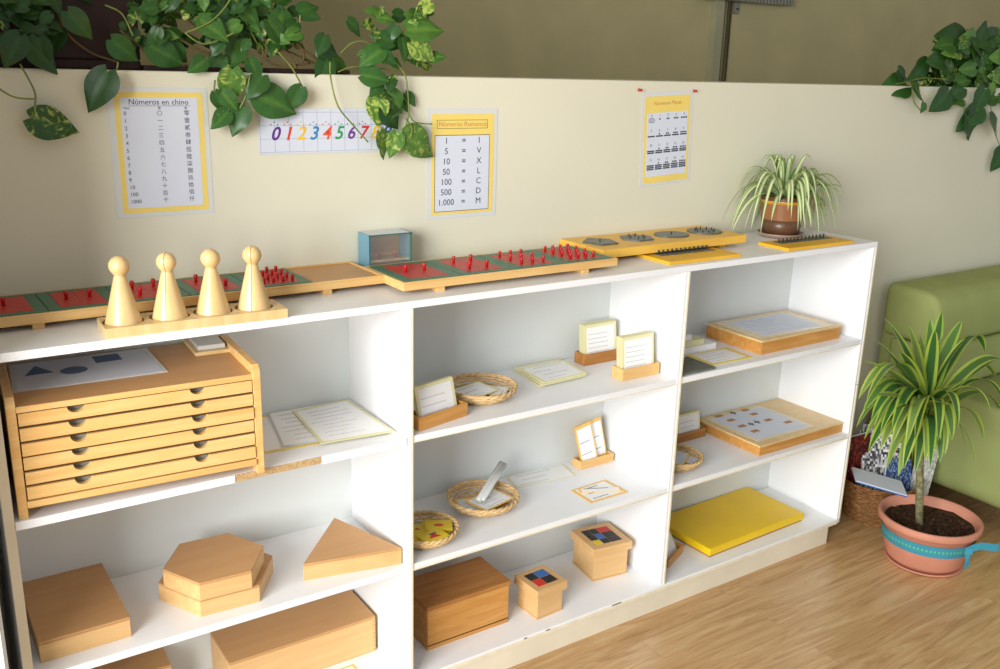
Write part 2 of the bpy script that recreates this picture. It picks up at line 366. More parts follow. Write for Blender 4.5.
# maya numbers
P = poster('poster', 'small yellow poster of Maya numerals held by two red pins, right of the Roman one', .944, 1.150, 1.2455, 1.5215, -.05)
w, h = .1035, .138
m = MB(); flat(m, -w, w, -h, h, .0005, 0); flat(m, -w+.011, w-.011, -h+.008, h-.012, .0009, 1); flat(m, -w+.022, w-.020, -h+.028, h-.060, .0013, 2); m.build('sheet', ['film', 'yborder', 'paper'], P)
m = MB(); text_into(m, 'Números Mayas', 0, h-.033, .0155, mat=WALLM, z=.0012, xs=1.1); m.build('title', 'brownink', P)
m = MB()
for k in range(20):
    r_, c_ = divmod(k, 5); x = -.064+c_*.033; z = h-.068-r_*.0435
    text_into(m, str(k), x, z, .0105, mat=WALLM, z=.0016); zz = z-.0105
    if k == 0:
        ring = [(x+.011*math.cos(a*PI/8), zz-.003+.0065*math.sin(a*PI/8), .0015) for a in range(16)]; m.tube(ring, .0008, 4, closed=True, mat=WALLM)
        for q in (-.005, 0, .005): m.box(x-.006, x+.006, zz-.0034+q*.5, zz-.0026+q*.5, .0013, .0016, mat=WALLM)
    d_ = k % 5
    for q in range(d_): m.lathe([(.0028, .0013), (.0028, .0016)], 8, mat=WALLM @ Matrix.Translation((x+(q-(d_-1)/2)*.0066, zz, 0)))
    for q in range(k//5): m.box(x-.014, x+.014, zz-.0085-q*.0055, zz-.0045-q*.0055, .0013, .0016, mat=WALLM)
m.build('lettering', 'ink', P)
for i, (px, py) in enumerate(((640, 90), (695, 91))):
    p = aty(px, py, WY-.006)
    o = thing('push_pin', ['red push pin at the top left corner of the Maya numeral poster', 'red push pin at the top right corner of the Maya numeral poster'][i], 'push pin', (p.x, WY, p.z), group='red pins of the Maya poster')
    m = MB(); m.lathe([(.0045, 0), (.0045, .002), (.0022, .003), (.0026, .008), (.004, .010), (.004, .011)], 14, mat=Matrix.Rotation(PI/2, 4, 'X')); m.build('head', 'redknob', o)
# ------------------------------------------------------------------ trays with metal insets
def tray(name, label, loc, w, d, rz, feet=.014, th=.02, mat='pine', group=None, ledge=True):
    t = thing(name, label, 'tray', loc, rz, group)
    m = MB(); m.box(0, w, 0, d, feet, feet+th-.004)
    for a in ((0, w, 0, .007), (0, w, d-.007, d), (0, .007, .007, d-.007), (w-.007, w, .007, d-.007)): m.box(a[0], a[1], a[2], a[3], feet+th-.004, feet+th)
    m.build('board', mat, t, .001)
    m = MB(); m.box(.008, w-.008, .008, d-.008, feet+th-.0039, feet+th-.0034); m.build('lining', 'beechlid', t)
    for x in (w*.16, w*.84):
        m = MB(); m.box(x-.011, x+.011, .006, d-.006, 0, feet); m.build('foot', mat, t, .001)
    return t
def knob_mb(m, x, y, z, mi=0, s=1):
    m.lathe([(.0032*s, z), (.0030*s, z+.006*s), (.0040*s, z+.009*s), (.0043*s, z+.012*s), (.0030*s, z+.0145*s)], 10, mi, mat=Matrix.Translation((x, y, 0)))
def plate(label, loc, w, d, grid, rz, group):
    p = thing('fraction_inset', label, 'metal inset', loc, rz, group)
    fx, fy = w*.17, d*.10; m = MB()
    for a in ((0, w, 0, fy), (0, w, d-fy, d), (0, fx, fy, d-fy), (w-fx, w, fy, d-fy)): m.box(*a, 0, .004)
    m.build('frame', 'green', p, .0006)
    nx, ny = grid; gw = (w-2*fx)/nx; gd = (d-2*fy)/ny
    for i in range(nx):
        for j in range(ny):
            x, y = fx+gw*i, fy+gd*j
            m = MB(); m.box(x+.0004, x+gw-.0004, y+.0004, y+gd-.0004, .0, .0042); o = m.build('inset', 'red', p)
            m = MB(); knob_mb(m, x+gw/2, y+gd/2, .0042, 0, 1.15 if nx*ny < 9 else 1.0); m.build('knob', 'redknob', o)
    return p
FT, TT = .012, .020
rz1 = .012
t1 = tray('inset_tray', 'long wooden tray of green and red fraction insets behind the wooden skittles, right end empty', (-.885, .131, TOP), .885, .185, rz1, FT, TT)
def loc_on(t, x, y, z): return Matrix.Translation(t.location) @ Matrix.Rotation(t.rotation_euler[2], 4, 'Z') @ Vector((x, y, z))
names1 = ['whole red square in green frame at the cut off left end of the long tray', 'green framed inset of two red pieces, left of the first wooden skittle', 'green framed inset of four red pieces between first and second wooden skittles', 'green framed inset of red quarters between second and fourth wooden skittles', 'green framed inset crowded with sixteen red knobs, right of the wooden skittles']
for i, gxy in enumerate([(1, 1), (2, 1), (2, 2), (2, 2), (4, 4)]):
    plate(names1[i], loc_on(t1, .885-.175-.1365*(5-i)+.0, .009, FT+TT-.003), .135, .167, gxy, rz1, 'fraction insets on the trays')
t2 = tray('inset_tray', 'wooden tray with four green and red fraction insets, centre of the shelf top', (.0, .046, TOP), .640, .207, .003, FT, TT)
names2 = ['green framed inset of two red pieces with two knobs, left end of the centre tray', 'green framed inset of four red quarters, second from left on the centre tray', 'green framed inset of nine red pieces, third from left on the centre tray', 'green framed inset of sixteen red pieces at the right end of the centre tray']
for i, gxy in enumerate([(2, 1), (2, 2), (3, 3), (4, 4)]):
    plate(names2[i], loc_on(t2, .009+.1565*i, .009, FT+TT-.003), .1545, .187, gxy, .003, 'fraction insets on the trays')
# yellow tray with grey figures (slightly skewed quadrilateral)
t3 = thing('inset_tray', 'yellow wooden tray with four dark grey curved and many-sided insets by the wall', 'tray', (.655, .128, TOP))
m = MB(); m.box(0, .568, 0, .1945, .014, .038); m.build('board', 'yellowwood', t3, .0015)
for x in (.06, .50): m = MB(); m.box(x-.012, x+.012, .03, .18, 0, .014); m.build('foot', 'yellowwood', t3, .001)
def ngon(n, rx, ry, a0=0): return [(rx*math.cos(a0+2*PI*k/n), ry*math.sin(a0+2*PI*k/n)) for k in range(n)]
figs = [('pentagon', ngon(5, .052, .056, PI/2), 'grey five-sided inset with single knob at left end of the yellow tray', [(0, 0)]),
        ('hexagon', ngon(6, .055, .050, 0), 'grey six-sided inset with six knobs, second on the yellow tray', [(.024*math.cos(k*PI/3), .024*math.sin(k*PI/3)) for k in range(6)]),
        ('ellipse', ngon(28, .058, .046), 'smooth grey oval inset, third on the yellow tray', [(0, 0)]),
        ('circle', ngon(28, .056, .052), 'grey round inset crowded with dark knobs, right end of the yellow tray', [(.030*math.cos(k*PI/5), .028*math.sin(k*PI/5)) for k in range(10)])]
for i, (nm, pts, lab, kn) in enumerate(figs):
    f_ = thing('shape_inset', lab, 'metal inset', (.655+.070+i*.139, .128+.098, TOP+.0382), 0, 'grey insets on the yellow tray')
    m = MB(); m.prism(pts, 0, .004); m.build('plate', 'grey', f_, .0005)
    for (x, y) in kn: m = MB(); knob_mb(m, x, y, .004, 0, .5); m.build('knob', 'greyknob', f_)
def peg_board(label, loc, w, d, rz, n):
    t = thing('peg_board', label, 'board', loc, rz, 'yellow boards with rows of dark pegs')
    m = MB(); m.box(0, w, 0, d, 0, .009); m.build('board', 'yellowpaint', t, .001)
    m = MB(); m.box(w*.13, w*.90, d*.52, d*.84, .009, .0105); m.build('dark_strip', 'grey', t)
    for k in range(n): m = MB(); knob_mb(m, w*(.17+.68*k/(n-1)), d*.70, .0105, 0, .75); m.build('peg', 'greyknob', t)
    return t
peg_board('yellow board with a row of dark pegs in front of the yellow tray', (.812, .030, TOP), .275, .140, -.02, 12)
peg_board('yellow board with a row of dark pegs in front of the spider plant, shelf end', (1.288, .018, TOP), .31, .118, -.008, 13)
# ------------------------------------------------------------------ skittles
sb_ = thing('skittle_base', 'pale wooden base board with four round sockets under the skittles', 'base', (-.648, .008, TOP), -.035)
m = MB(); bw, bd = .352, .092; holes = [.040, .127, .212, .296]; hr = .0385
# board with four round recesses: outline strips built as rings joined to a rectangle
def holed(m, w, d, holes, r, z0, z1):
    cuts = [0]+[(holes[i]+holes[i+1])/2 for i in range(len(holes)-1)]+[w]
    for i, hx in enumerate(holes):
        a, b_ = cuts[i], cuts[i+1]; n = 40; ring = []; out = []
        for k in range(n):
            t = 2*PI*k/n; c_, s_ = math.cos(t), math.sin(t); ring.append((hx+r*c_, d/2+r*s_))
            tx = ((b_-hx) if c_ > 0 else (a-hx))/c_ if abs(c_) > 1e-6 else 1e9; ty = (d/2 if s_ > 0 else -d/2)/s_ if abs(s_) > 1e-6 else 1e9
            q = min(tx, ty); out.append((hx+q*c_, d/2+q*s_))
        # snap nearest samples to the corners
        for cx in ((a, 0), (b_, 0), (a, d), (b_, d)):
            k = min(range(n), key=lambda k: (out[k][0]-cx[0])**2+(out[k][1]-cx[1])**2); out[k] = cx
        vs = [(*p, z1) for p in ring]+[(*p, z1) for p in out]+[(*p, z0) for p in ring]+[(*p, z0) for p in out]
        fs = []
        for k in range(n):
            j = (k+1) % n; fs += [(k, n+k, n+j, j), (2*n+k, k, j, 2*n+j), (n+k, 3*n+k, 3*n+j, n+j)]
        m.add(vs, fs, 0)
holed(m, bw, bd, holes, hr, .006, .019); m.box(0, bw, 0, bd, 0, .006); m.build('board', 'pinelight', sb_)
sklab = ['whole pale wooden skittle, leftmost in the socket board', 'pale wooden skittle split in halves by a dark seam, second from left', 'smooth pale wooden skittle, third from left in the socket board', 'pale wooden skittle with a dark seam and notched head, rightmost of the four']
def sk_prof(): return [(0, 0), (.0350, 0), (.0360, .003), (.0345, .010), (.0115, .100), (.0098, .103), (.0118, .105)]+[(.0192*math.sin(a), .1215+.0192*-math.cos(a)) for a in [PI*(.24+.76*k/10) for k in range(11)]]
for i, hx in enumerate(holes):
    p = loc_on(sb_, hx+.001, bd/2, .0062); s_ = thing('wooden_skittle', sklab[i], 'skittle', p, -.5, 'wooden skittles in the socket board')
    m = MB(); m.lathe(sk_prof(), 36, mat=Matrix.Scale(1.0, 4)); m.build('body', 'pinelight', s_)
    if i in (1, 3):
        m = MB(); pr = [q for q in sk_prof() if q[0] > .001]
        for sgn in ((-1,) if i == 1 else (-1,)):
            m.tube([(0.0, -r-.0001, z) for r, z in pr]+[(0, 0, .1409)], .0006, 6)
        m.build('seam', 'brown', s_)
# ------------------------------------------------------------------ acrylic inset box at the wall
gx, gy, gz = .017, .256, TOP; gw, gd, gh = .118, .062, .106
gb = thing('inset_box', 'small blue-sided box with clear front and red knobs inside, by the wall', 'box', (gx, gy, gz))
m = MB(); m.box(0, .004, 0, gd, 0, gh); m.build('side_panel', 'teal', gb); m = MB(); m.box(gw-.003, gw, 0, gd, 0, gh); m.build('side_panel', 'teal', gb)
m = MB(); m.box(.004, gw-.003, 0, gd, 0, .004); m.build('base_panel', 'teal', gb); m = MB(); m.box(.004, gw-.003, gd-.003, gd, .004, gh-.003); m.build('back_panel', 'brown', gb)
m = MB(); m.box(0.004, gw-.003, 0, gd, gh-.003, gh); m.build('lid', 'paper', gb)
m = MB(); m.box(.005, gw-.004, .001, .003, .005, gh-.004); m.build('front_pane', 'glass', gb)
m = MB()
for z_ in (.035,): m.box(.006, gw-.005, .012, gd-.004, z_, z_+.005)
m.build('inner_shelf', 'beech', gb)
for x in (.035, .082): m = MB(); knob_mb(m, x, .022, .040, 0, 1.1); m.build('knob', 'redknob', gb)
m = MB()
for a in ((0, gw, -.001, .001, gh-.003, gh), (0, .002, -.001, .001, 0, gh), (gw-.004, gw, -.001, .001, 0, gh)): m.box(*a)
m.build('edge_trim', 'green', gb)
# ------------------------------------------------------------------ geometry cabinet with six drawers
gc = thing('drawer_cabinet', 'pine cabinet of six shallow drawers with notched fronts in the left bay', 'cabinet', (-.829, .006, S1T), -.052)
CW, CD, CH, ST = .465, .288, .238, .0165
prof = [(0, 0), (0, CH-.012), (.012, CH), (CD-.04, CH), (CD, CH-.01), (CD, 0)]
for nm, x in (('side_panel', 0), ('side_panel', CW-ST)):
    m = MB(); n = len(prof); vs = [(x, y, z) for y, z in prof]+[(x+ST, y, z) for y, z in prof]
    m.add(vs, [tuple(range(n)), tuple(range(n, 2*n))[::-1]]+[((i+1) % n, i, n+i, n+(i+1) % n) for i in range(n)]); m.build(nm, 'pine', gc, .0015)
ct = .220
m = MB(); m.box(ST, CW-ST, .004, CD-.004, ct-.011, ct); m.build('top_panel', 'beechlid', gc, .001)
m = MB(); m.box(ST, CW-ST, .002, .004, ct-.0115, ct); m.build('edge_strip', 'pine', gc)
m = MB(); m.box(ST, CW-ST, -.004, CD-.004, .021, .035); m.build('base_panel', 'pine', gc, .002)
m = MB(); m.box(ST, CW-ST, CD-.008, CD-.004, .033, ct-.011); m.build('back_panel', 'beech', gc)
dh = (ct-.011-.036)/6
for k in range(6):
    z0, z1 = .036+dh*k+.0026, .036+dh*(k+1)-.0022; a, b_ = ST+.002+(0 if k else 0), CW-ST-.002
    pts = [(a, z0), (b_, z0), (b_, z1)]
    for cx in (a+(b_-a)*.748, a+(b_-a)*.228):
        pts += [(cx+.0155*math.cos(t), z1-.0125*math.sin(t)) for t in [PI*q/10 for q in range(11)]]
    pts.append((a, z1)); yo = -.003+.002*((k*7) % 3)
    # front panel as quads in vertical strips (so that the notch is a real cut)
    xs = [p[0] for p in pts[2:]][::-1]; zs = [p[1] for p in pts[2:]][::-1]; m = MB(); n = len(xs)
    vs = [(x, y, z) for y in (yo, yo+.014) for x, zt in zip(xs, zs) for z in (z0, zt)]; fs = []
    for i in range(n-1):
        a_, b2, c_, d_ = 2*i, 2*i+1, 2*i+3, 2*i+2; o = 2*n
        fs += [(a_, d_, c_, b2), (a_+o, b2+o, c_+o, d_+o), (b2, c_, c_+o, b2+o), (a_, a_+o, d_+o, d_)]
    fs += [(0, 1, 1+2*n, 2*n), (2*n-2, 4*n-2, 4*n-1, 2*n-1)]
    m.add(vs, fs); dr = m.build('drawer', 'pine', gc)
    m = MB(); m.box(ST, CW-ST, .0035, .010, z1+.0001, z1+.0046); m.build('drawer_gap_shade', 'darkline', gc)  # dark strip stands in for the shadow in the gap above each drawer
    m = MB(); m.box(a+.002, b_-.002, yo+.018, CD-.02, z0, z0+.019); m.build('drawer_tray', 'metal', dr)
ctz = S1T+ct
# sheet and little pad on the cabinet
def card_mesh(m, pts, z, th=.0008, border=.1, mi=(0, 1), inner=True):
    """thin quadrilateral card with its white field; pts ccw"""
    m.prism(pts, z, z+th, mi[0])
    if inner:
        c = sum((Vector(p) for p in pts), Vector((0, 0)))/4
        q = []
        for p in pts: v = Vector(p); q.append(v+(c-v)*border)
        m.prism(q, z+th, z+th+.0002, mi[1]); return q
def lines_on(m, q, z, n, mi, seed=0, dash=.7):
    rnd = random.Random(seed); a, b_, c_, d_ = [Vector(p) for p in q]
    for k in range(n):
        t = .12+.76*k/max(1, n-1); l0 = a.lerp(d_, 1-t); l1 = b_.lerp(c_, 1-t)
        s0 = rnd.uniform(.06, .2); s1 = s0+rnd.uniform(.4, dash); p0 = l0.lerp(l1, s0); p1 = l0.lerp(l1, min(.93, s1)); nrm = (d_-a).normalized()*.0012
        m.prism([p0-nrm, p1-nrm, p1+nrm, p0+nrm], z, z+.0003, mi)
def quad_px(pxs, h): return [tuple(atz(x, y, h).xy) for x, y in pxs]
def flatcard(name, label, cat, pts, z, mats=('yborder', 'paperw', 'softink'), border=.1, th=.0012, nl=5, group=None, seed=0):
    c = sum((Vector(p) for p in pts), Vector((0, 0)))/4
    o = thing(name, label, cat, (c.x, c.y, z), 0, group)
    lp = [tuple(Vector(p)-c) for p in pts]; m = MB(); q = card_mesh(m, lp, 0, th, border)
    if nl: lines_on(m, q, th+.0002, nl, 2, seed)
    m.build('sheet', list(mats), o); return o
qa, qb = atz(168, 372, ctz), atz(143, 345, ctz); pts = [(-.806, qa.y+.012), (qa.x, qa.y), (qb.x, .268), (-.790, .275)]
o = flatcard('laminated_sheet', 'laminated white sheet with blue triangle, oval and rectangle on the drawer cabinet', 'sheet', pts, ctz+.0005, ('film', 'paper', 'blue'), .06, .001, 0)
m = MB(); c = Vector(o.location)
for pxy, shp in (((37, 371), [(-.027, -.03), (.027, -.03), (0, .03)]), ((74, 371), ngon(24, .026, .024)), ((107, 359), [(-.026, -.024), (.026, -.024), (.026, .024), (-.026, .024)])):
    q = atz(*pxy, ctz)-c; m.prism([(q.x+x, q.y+y) for x, y in shp], .0013, .0016)
m.build('printed_shapes', 'blue', o)
p = atz(209, 349, ctz)
o = thing('pad_tray', 'small pale wooden tray holding a grey block on the drawer cabinet', 'tray', (p.x, p.y+.020, ctz+.0003), -.06)
m = MB(); m.box(-.038, .038, -.065, .065, 0, .008); m.build('tray', 'pinelight', o, .001)
o = thing('paper_block', 'grey block of papers lying in the small tray on the cabinet', 'papers', (p.x, p.y+.020, ctz+.0087), -.06)
m = MB(); m.box(-.029, .029, -.052, .058, 0, .010); m.build('block', 'film', o, .001)
# ------------------------------------------------------------------ sheets of the left bay, middle shelf
flatcard('yellow_sheet', 'yellow sheet sticking out under white papers beside the drawer cabinet', 'sheet', [(-.335, .075), (-.19, .065), (-.19, .295), (-.30, .30)], S1T+.0004, ('yborder', 'paperw', 'softink'), .1, .001, 0)
flatcard('white_sheet', 'white sheet of small print lying beneath the yellow-bordered sheet, left bay', 'sheet', [(-.285, .085), (-.12, .07), (-.05, .295), (-.24, .30)], S1T+.003, ('paper', 'paperw', 'softink'), .04, .001, 7, seed=3)
flatcard('bordered_sheet', 'white sheet with yellow border on top of the papers in the left bay', 'sheet', [(-.207, .052), (-.030, .036), (-.034, .290), (-.186, .280)], S1T+.0052, ('lyborder', 'paperw', 'softink'), .09, .0015, 8, seed=5)
# ------------------------------------------------------------------ wooden boxes
def wbox(label, x, y, w, d, h, z, rz=0, lid=.012, over=0, mats=('beech', 'beechlid'), group=None, name='wooden_box', base=0):
    """x,y = front-left corner"""
    o = thing(name, label, 'box', (x, y, z), rz, group)
    m = MB(); wt = .007; hb = h-lid-.0008
    for a in ((0, w, 0, wt), (0, w, d-wt, d), (0, wt, wt, d-wt), (w-wt, w, wt, d-wt)): m.box(*a, .0, hb)
    m.box(wt, w-wt, wt, d-wt, 0, .006); m.build('body', mats[0], o, .0008)
    m = MB(); m.box(-over, w+over, -over, d+over, hb+.0008, h); m.build('lid', mats[1], o, .001)
    if base: m = MB(); m.box(-.0006, w+.0006, -.0006, .002, base, base+.003); m.build('groove', 'darkline', o)
    return o
wbox('square flat wooden box at the left end of the lower left shelf', -.824+.004, .046, .174, .262, .047, S2T, .01, .006)
def polybox(label, pts, z, h, name, seamh=.006):
    c = sum((Vector(p) for p in pts), Vector((0, 0)))/len(pts); o = thing(name, label, 'box', (c.x, c.y, z)); lp = [tuple(Vector(p)-c) for p in pts]
    m = MB(); n = len(lp); q = [(p[0]*.93, p[1]*.93) for p in lp]
    vs = [(*p, 0) for p in lp]+[(*p, h-seamh) for p in lp]+[(*p, h-seamh) for p in q]+[(*p, .005) for p in q]; fs = [tuple(range(n))[::-1], tuple(range(3*n, 4*n))]
    for i in range(n):
        j = (i+1) % n; fs += [(i, j, n+j, n+i), (n+i, n+j, 2*n+j, 2*n+i), (2*n+i, 2*n+j, 3*n+j, 3*n+i)]
    m.add(vs, fs); m.build('body', 'beech', o, .0006)
    m = MB(); m.prism(lp, h-seamh+.0006, h); m.build('lid', 'beechlid', o, .0006); return o
def hexpts(cx, cy, r, rot): return [(cx+r*math.cos(rot+k*PI/3), cy+r*math.sin(rot+k*PI/3)) for k in range(6)]
polybox('larger six-sided wooden box, bottom of the stacked pair on the lower left shelf', hexpts(-.430, .152, .130, -.06), S2T, .043, 'hexagonal_box')
polybox('smaller six-sided wooden box, on top of the stacked pair, lower left shelf', hexpts(-.440, .132, .113, -.06), S2T+.0433, .043, 'hexagonal_box')
polybox('triangular wooden box beside the hexagonal boxes on the lower left shelf', [(-.255, .068), (-.022, .018), (-.096, .247)], S2T, .044, 'triangular_box')
wb = wbox('wide deep wooden box with finger-jointed corner, bottom of the left bay', -.415, .155, .387, .150, .105, SB, 0, .006)
m = MB()
for k in range(8): m.box(.380, .3868, -.0005, .0003, .004+k*.012, .010+k*.012)
m.build('finger_joints', 'beechlid', wb)
wbox('small wooden box left of the wide one at the bottom of the left bay', -.70, .215, .165, .085, .113, SB, -.02, .006, 0, ('pine', 'beechlid'))
pq = atz(347, 668, SB)
flatcard('yellow_card', 'small yellow card in front of the wide wooden box, bottom left bay', 'card', [(pq.x-.03, pq.y-.05), (pq.x+.02, pq.y-.05), (pq.x+.02, pq.y+.006), (pq.x-.03, pq.y+.004)], SB+.0004, ('yborder', 'paperw', 'softink'), .25, .001, 0)
# bay two, bottom
wbox('brown wooden box with dark line near its foot, bottom of the middle bay',   .088, .082, .257, .150, .131, SB, .0, .012, .004, ('oak', 'brown'), base=.012)
def cube_box(label, x, y, s, h, rz, pattern, z=SB):
    o = thing('cube_puzzle_box', label, 'box', (x, y, z), rz, 'lidded cube puzzle boxes')
    m = MB(); m.box(0, s, 0, s, 0, .004); m.build('base', 'beech', o, .0005)
    m = MB(); wt = .006
    for a in ((.002, s-.002, .002, wt), (.002, s-.002, s-wt, s-.002), (.002, wt, wt, s-wt), (s-wt, s-.002, wt, s-wt)): m.box(*a, .004, h-.012)
    m.build('body', 'beech', o, .0005)
    ov = .007; m = MB(); m.box(-ov, s+ov, -ov, s+ov, h-.012, h); m.box(-ov, s+ov, -ov, 0.0012, h-.026, h-.012); m.box(-ov, s+ov, s-.0012, s+ov, h-.026, h-.012); m.box(-ov, .0012, .0012, s-.0012, h-.026, h-.012); m.box(s-.0012, s+ov, .0012, s-.0012, h-.026, h-.012); lid = m.build('lid', 'beech', o, .0008)
    for (x0, x1, y0, y1, mt) in pattern:
        m = MB(); A_ = s*.12; W = s*.76; m.box(A_+x0*W+.001, A_+x1*W-.001, A_+y0*W+.001, A_+y1*W-.001, h, h+.0008); m.build('painted_square', mt, lid)
    return o
cube_box('small lidded wooden cube box with black, blue and red squares on top', .420, .046, .094, .096, .05, [(0, .45, .5, 1, 'black'), (.45, 1, .5, 1, 'cblue'), (0, .45, 0, .5, 'cred'), (.45, 1, 0, .5, 'black')])
cube_box('larger lidded wooden cube box with nine coloured squares, right of the small one', .686, .124, .124, .112, -.13, [(0, .28, .66, 1, 'black'), (.28, .56, .66, 1, 'black'), (.56, 1, .66, 1, 'cred'), (0, .28, .30, .66, 'black'), (.28, .56, .30, .66, 'cblue'), (.56, 1, .30, .66, 'black'), (0, .28, 0, .30, 'cyel'), (.28, .56, 0, .30, 'black'), (.56, 1, 0, .30, 'black')])
# bay three
def tray_box(label, x0, y0, w, d, h, z, mats=('brown', 'oak'), rz=0):
    o = thing('flat_wooden_box', label, 'box', (x0, y0, z), rz)
    m = MB(); m.box(0, w, 0, d, 0, h-.006); m.build('body', mats[0], o, .001)
    m = MB(); m.box(-.001, w+.001, -.001, d+.001, h-.006, h); m.build('lid', mats[1], o, .001); return o
tray_box('flat brown wooden box under a printed sheet, upper shelf of the right bay', 1.244, .044, .384, .232, .045, S1T, ('oak', 'pinelight'), .0)
flatcard('laminated_sheet', 'laminated sheet with faint print on the flat box, upper right bay', 'sheet', [(1.262, .060), (1.60, .052), (1.61, .262), (1.266, .268)], S1T+.0455, ('lamwood', 'paper', 'softink'), .2, .001, 6, seed=8)
tray_box('flat pale wooden box with picture sheet, middle shelf of the right bay', 1.264, .024, .419, .278, .035, S2T, ('oak', 'pinelight'), 0)
o = flatcard('picture_sheet', 'laminated sheet of small brown pictures on the flat box, middle right bay', 'sheet', [(1.285, .050), (1.56, .046), (1.56, .285), (1.285, .285)], S2T+.0355, ('lamwood', 'paper', 'softink'), .10, .001, 0)
c = Vector(o.location)
for (px, py) in ((719, 416), (731, 420), (742, 426), (755, 431), (745, 410), (754, 414), (768, 420), (788, 422)):
    q = atz(px, py, S2T+.037)-c; m = MB(); m.box(q.x-.016, q.x+.016, q.y-.009, q.y+.009, .0013, .0018); m.build('printed_picture', 'brown', o)
for (px, py) in ((733, 413), (751, 424), (757, 422)):
    q = atz(px, py, S2T+.037)-c; m = MB(); m.box(q.x-.003, q.x+.003, q.y-.014, q.y+.014, .0013, .0018); m.box(q.x-.010, q.x+.010, q.y-.003, q.y+.003, .0013, .0019); m.build('printed_mark', 'ink', o)
yb = thing('yellow_mat', 'bright yellow rectangular slab with brown underside, bottom of the right bay', 'mat', (1.097, .040, SB), .028)
m = MB(); m.box(.004, .470, .004, .245, 0, .006); m.build('underside', 'brown', yb); m = MB(); m.box(0, .478, 0, .254, .006, .031); m.build('slab', 'yellow', yb, .004, 3)
o = thing('dark_cover', 'dark grey flat slab at the left front of the upper right shelf', 'slab', (.872, .012, S1T)); m = MB(); m.box(0, .142, 0, .118, 0, .007); m.build('slab', 'darkslab', o, .001)
flatcard('yellow_bordered_card', 'yellow-bordered card in front of the white stack, upper right shelf', 'card', [(1.025, .040), (1.20, .035), (1.205, .150), (1.03, .155)], S1T+.0004, ('yborder', 'paperw', 'softink'), .2, .002, 4, seed=9)
for k in range(3):
    o = thing('card_block', ['white block of cards, lowest of the stack left of the flat box', 'white block of cards, middle of the stack left of the flat box', 'white block of cards, topmost of the stack left of the flat box'][k], 'cards', (.875+.01*k, .165+.006*k, S1T+.0003+k*.0185), 0, 'white card blocks on the upper right shelf')
    m = MB(); m.box(0, .30-.06*k, 0, .125-.01*k, 0, .0182); m.build('block', 'paperw' if k != 1 else 'lyborder', o, .001)
# ------------------------------------------------------------------ card holders
def holder(label, x, y, rz, w=.14, d=.042, h=.032, mat='oak', z=S1T, mb_=None):
    o = thing('card_holder', label, 'card holder', (x, y, z), rz, 'wooden card holders')
    m = MB(); wt = .006
    for a in ((0, w, 0, wt), (0, w, d-wt, d), (0, wt, wt, d-wt), (w-wt, w, wt, d-wt)): m.box(*a, 0, h)
    m.box(wt, w-wt, wt, d-wt, 0, .005); m.build('body', mat, o, .0012); return o
def card_pack(hold, n, cw, ch, tilt, labf, labb, group, mats=('lyborder', 'paperw', 'softink'), gap=.0037, x0=None, roll=0, nl=5, y0=.010, spread=1.0):
    """n cards leaning back in the holder; the front one (nearest) is labelled on its own"""
    w = .14; base = None
    Mh = Matrix.Translation(hold.location) @ Matrix.Rotation(hold.rotation_euler[2], 4, 'Z')
    for k in range(n):
        lab = labf if k == 0 else labb
        y = y0+k*gap; loc = Mh @ Vector(((x0 if x0 is not None else (w-cw)/2), y, .0056))
        if base is None or k == 1:
            o = thing('card', lab, 'card', loc, 0, group); m = MB(); m.box(0, cw, 0, ch, 0, .002, 0); bx = cw*.07
            m.box(bx, cw-bx, ch*.08, ch*.92, .002, .0023, 1)
            rnd = random.Random(k+5)
            for q in range(nl): zz = ch*(.25+.6*q/nl); m.box(bx*1.6, cw-bx*1.6-rnd.uniform(0, cw*.2), zz, zz+.0016, .0023, .0025, 2)
            m.build('sheet', list(mats), o); base = o
        else: o = dup(base, loc, label=lab)
        o.rotation_euler = (Matrix.Rotation(hold.rotation_euler[2], 4, 'Z') @ Matrix.Rotation(roll, 4, 'Y') @ Matrix.Rotation(PI/2-tilt, 4, 'X')).to_euler()
hA = holder('wooden card holder at the far left of the upper middle shelf', .028, .018, .22, .158, .05, .034, 'oak')
card_pack(hA, 3, .125, .095, .25, 'pale yellow-edged card with grey picture leaning in the leftmost card holder', 'pale card hidden behind the front card of the leftmost card holder', 'cards in the leftmost holder', x0=.012, gap=.004, y0=.013, nl=3)
hB = holder('wooden card holder standing at the back wall, upper middle shelf', .690, .224, .0, .145, .048, .034, 'brown')
card_pack(hB, 7, .122, .112, .10, 'front card of the thick pack in the rear card holder, upper middle shelf', 'pale-edged card stacked behind the front card of the rear holder', 'cards in the rear holder', x0=.008, y0=.010)
hC = holder('light wooden card holder at the right front of the upper middle shelf', .697, .062, .0, .138, .048, .034, 'pine')
card_pack(hC, 7, .118, .115, .10, 'front card of the thick pack in the right front holder, upper middle shelf', 'pale-edged card stacked behind the front card of the right front holder', 'cards in the right front holder', x0=.006, y0=.010)
hD = holder('small wooden card holder with tilted orange cards, lower middle shelf', .703, .232, .0, .132, .042, .026, 'pine', S2T)
card_pack(hD, 2, .062, .128, .12, 'tilted orange-bordered card, left one in the lower middle shelf holder', 'orange-bordered strip card behind the left tilted card, lower middle shelf', 'orange cards of the lower middle shelf holder', ('oborder', 'paperw', 'ink'), x0=.014, roll=-.20, nl=2)
card_pack(hD, 1, .066, .130, .12, 'tilted orange-bordered card, right one in the lower middle shelf holder', '', 'orange cards of the lower middle shelf holder', ('oborder', 'paperw', 'ink'), x0=.056, roll=-.17, nl=2, y0=.022)
hE = holder('brown wooden card holder behind the divider, middle shelf of the right bay', 1.098, .232, .02, .142, .04, .030, 'brown', S2T)
card_pack(hE, 3, .105, .085, .14, 'small cream card with grey marks in the holder of the right bay', 'cream card behind the front card in the holder of the right bay', 'cards in the right bay holder', x0=.02, nl=3)
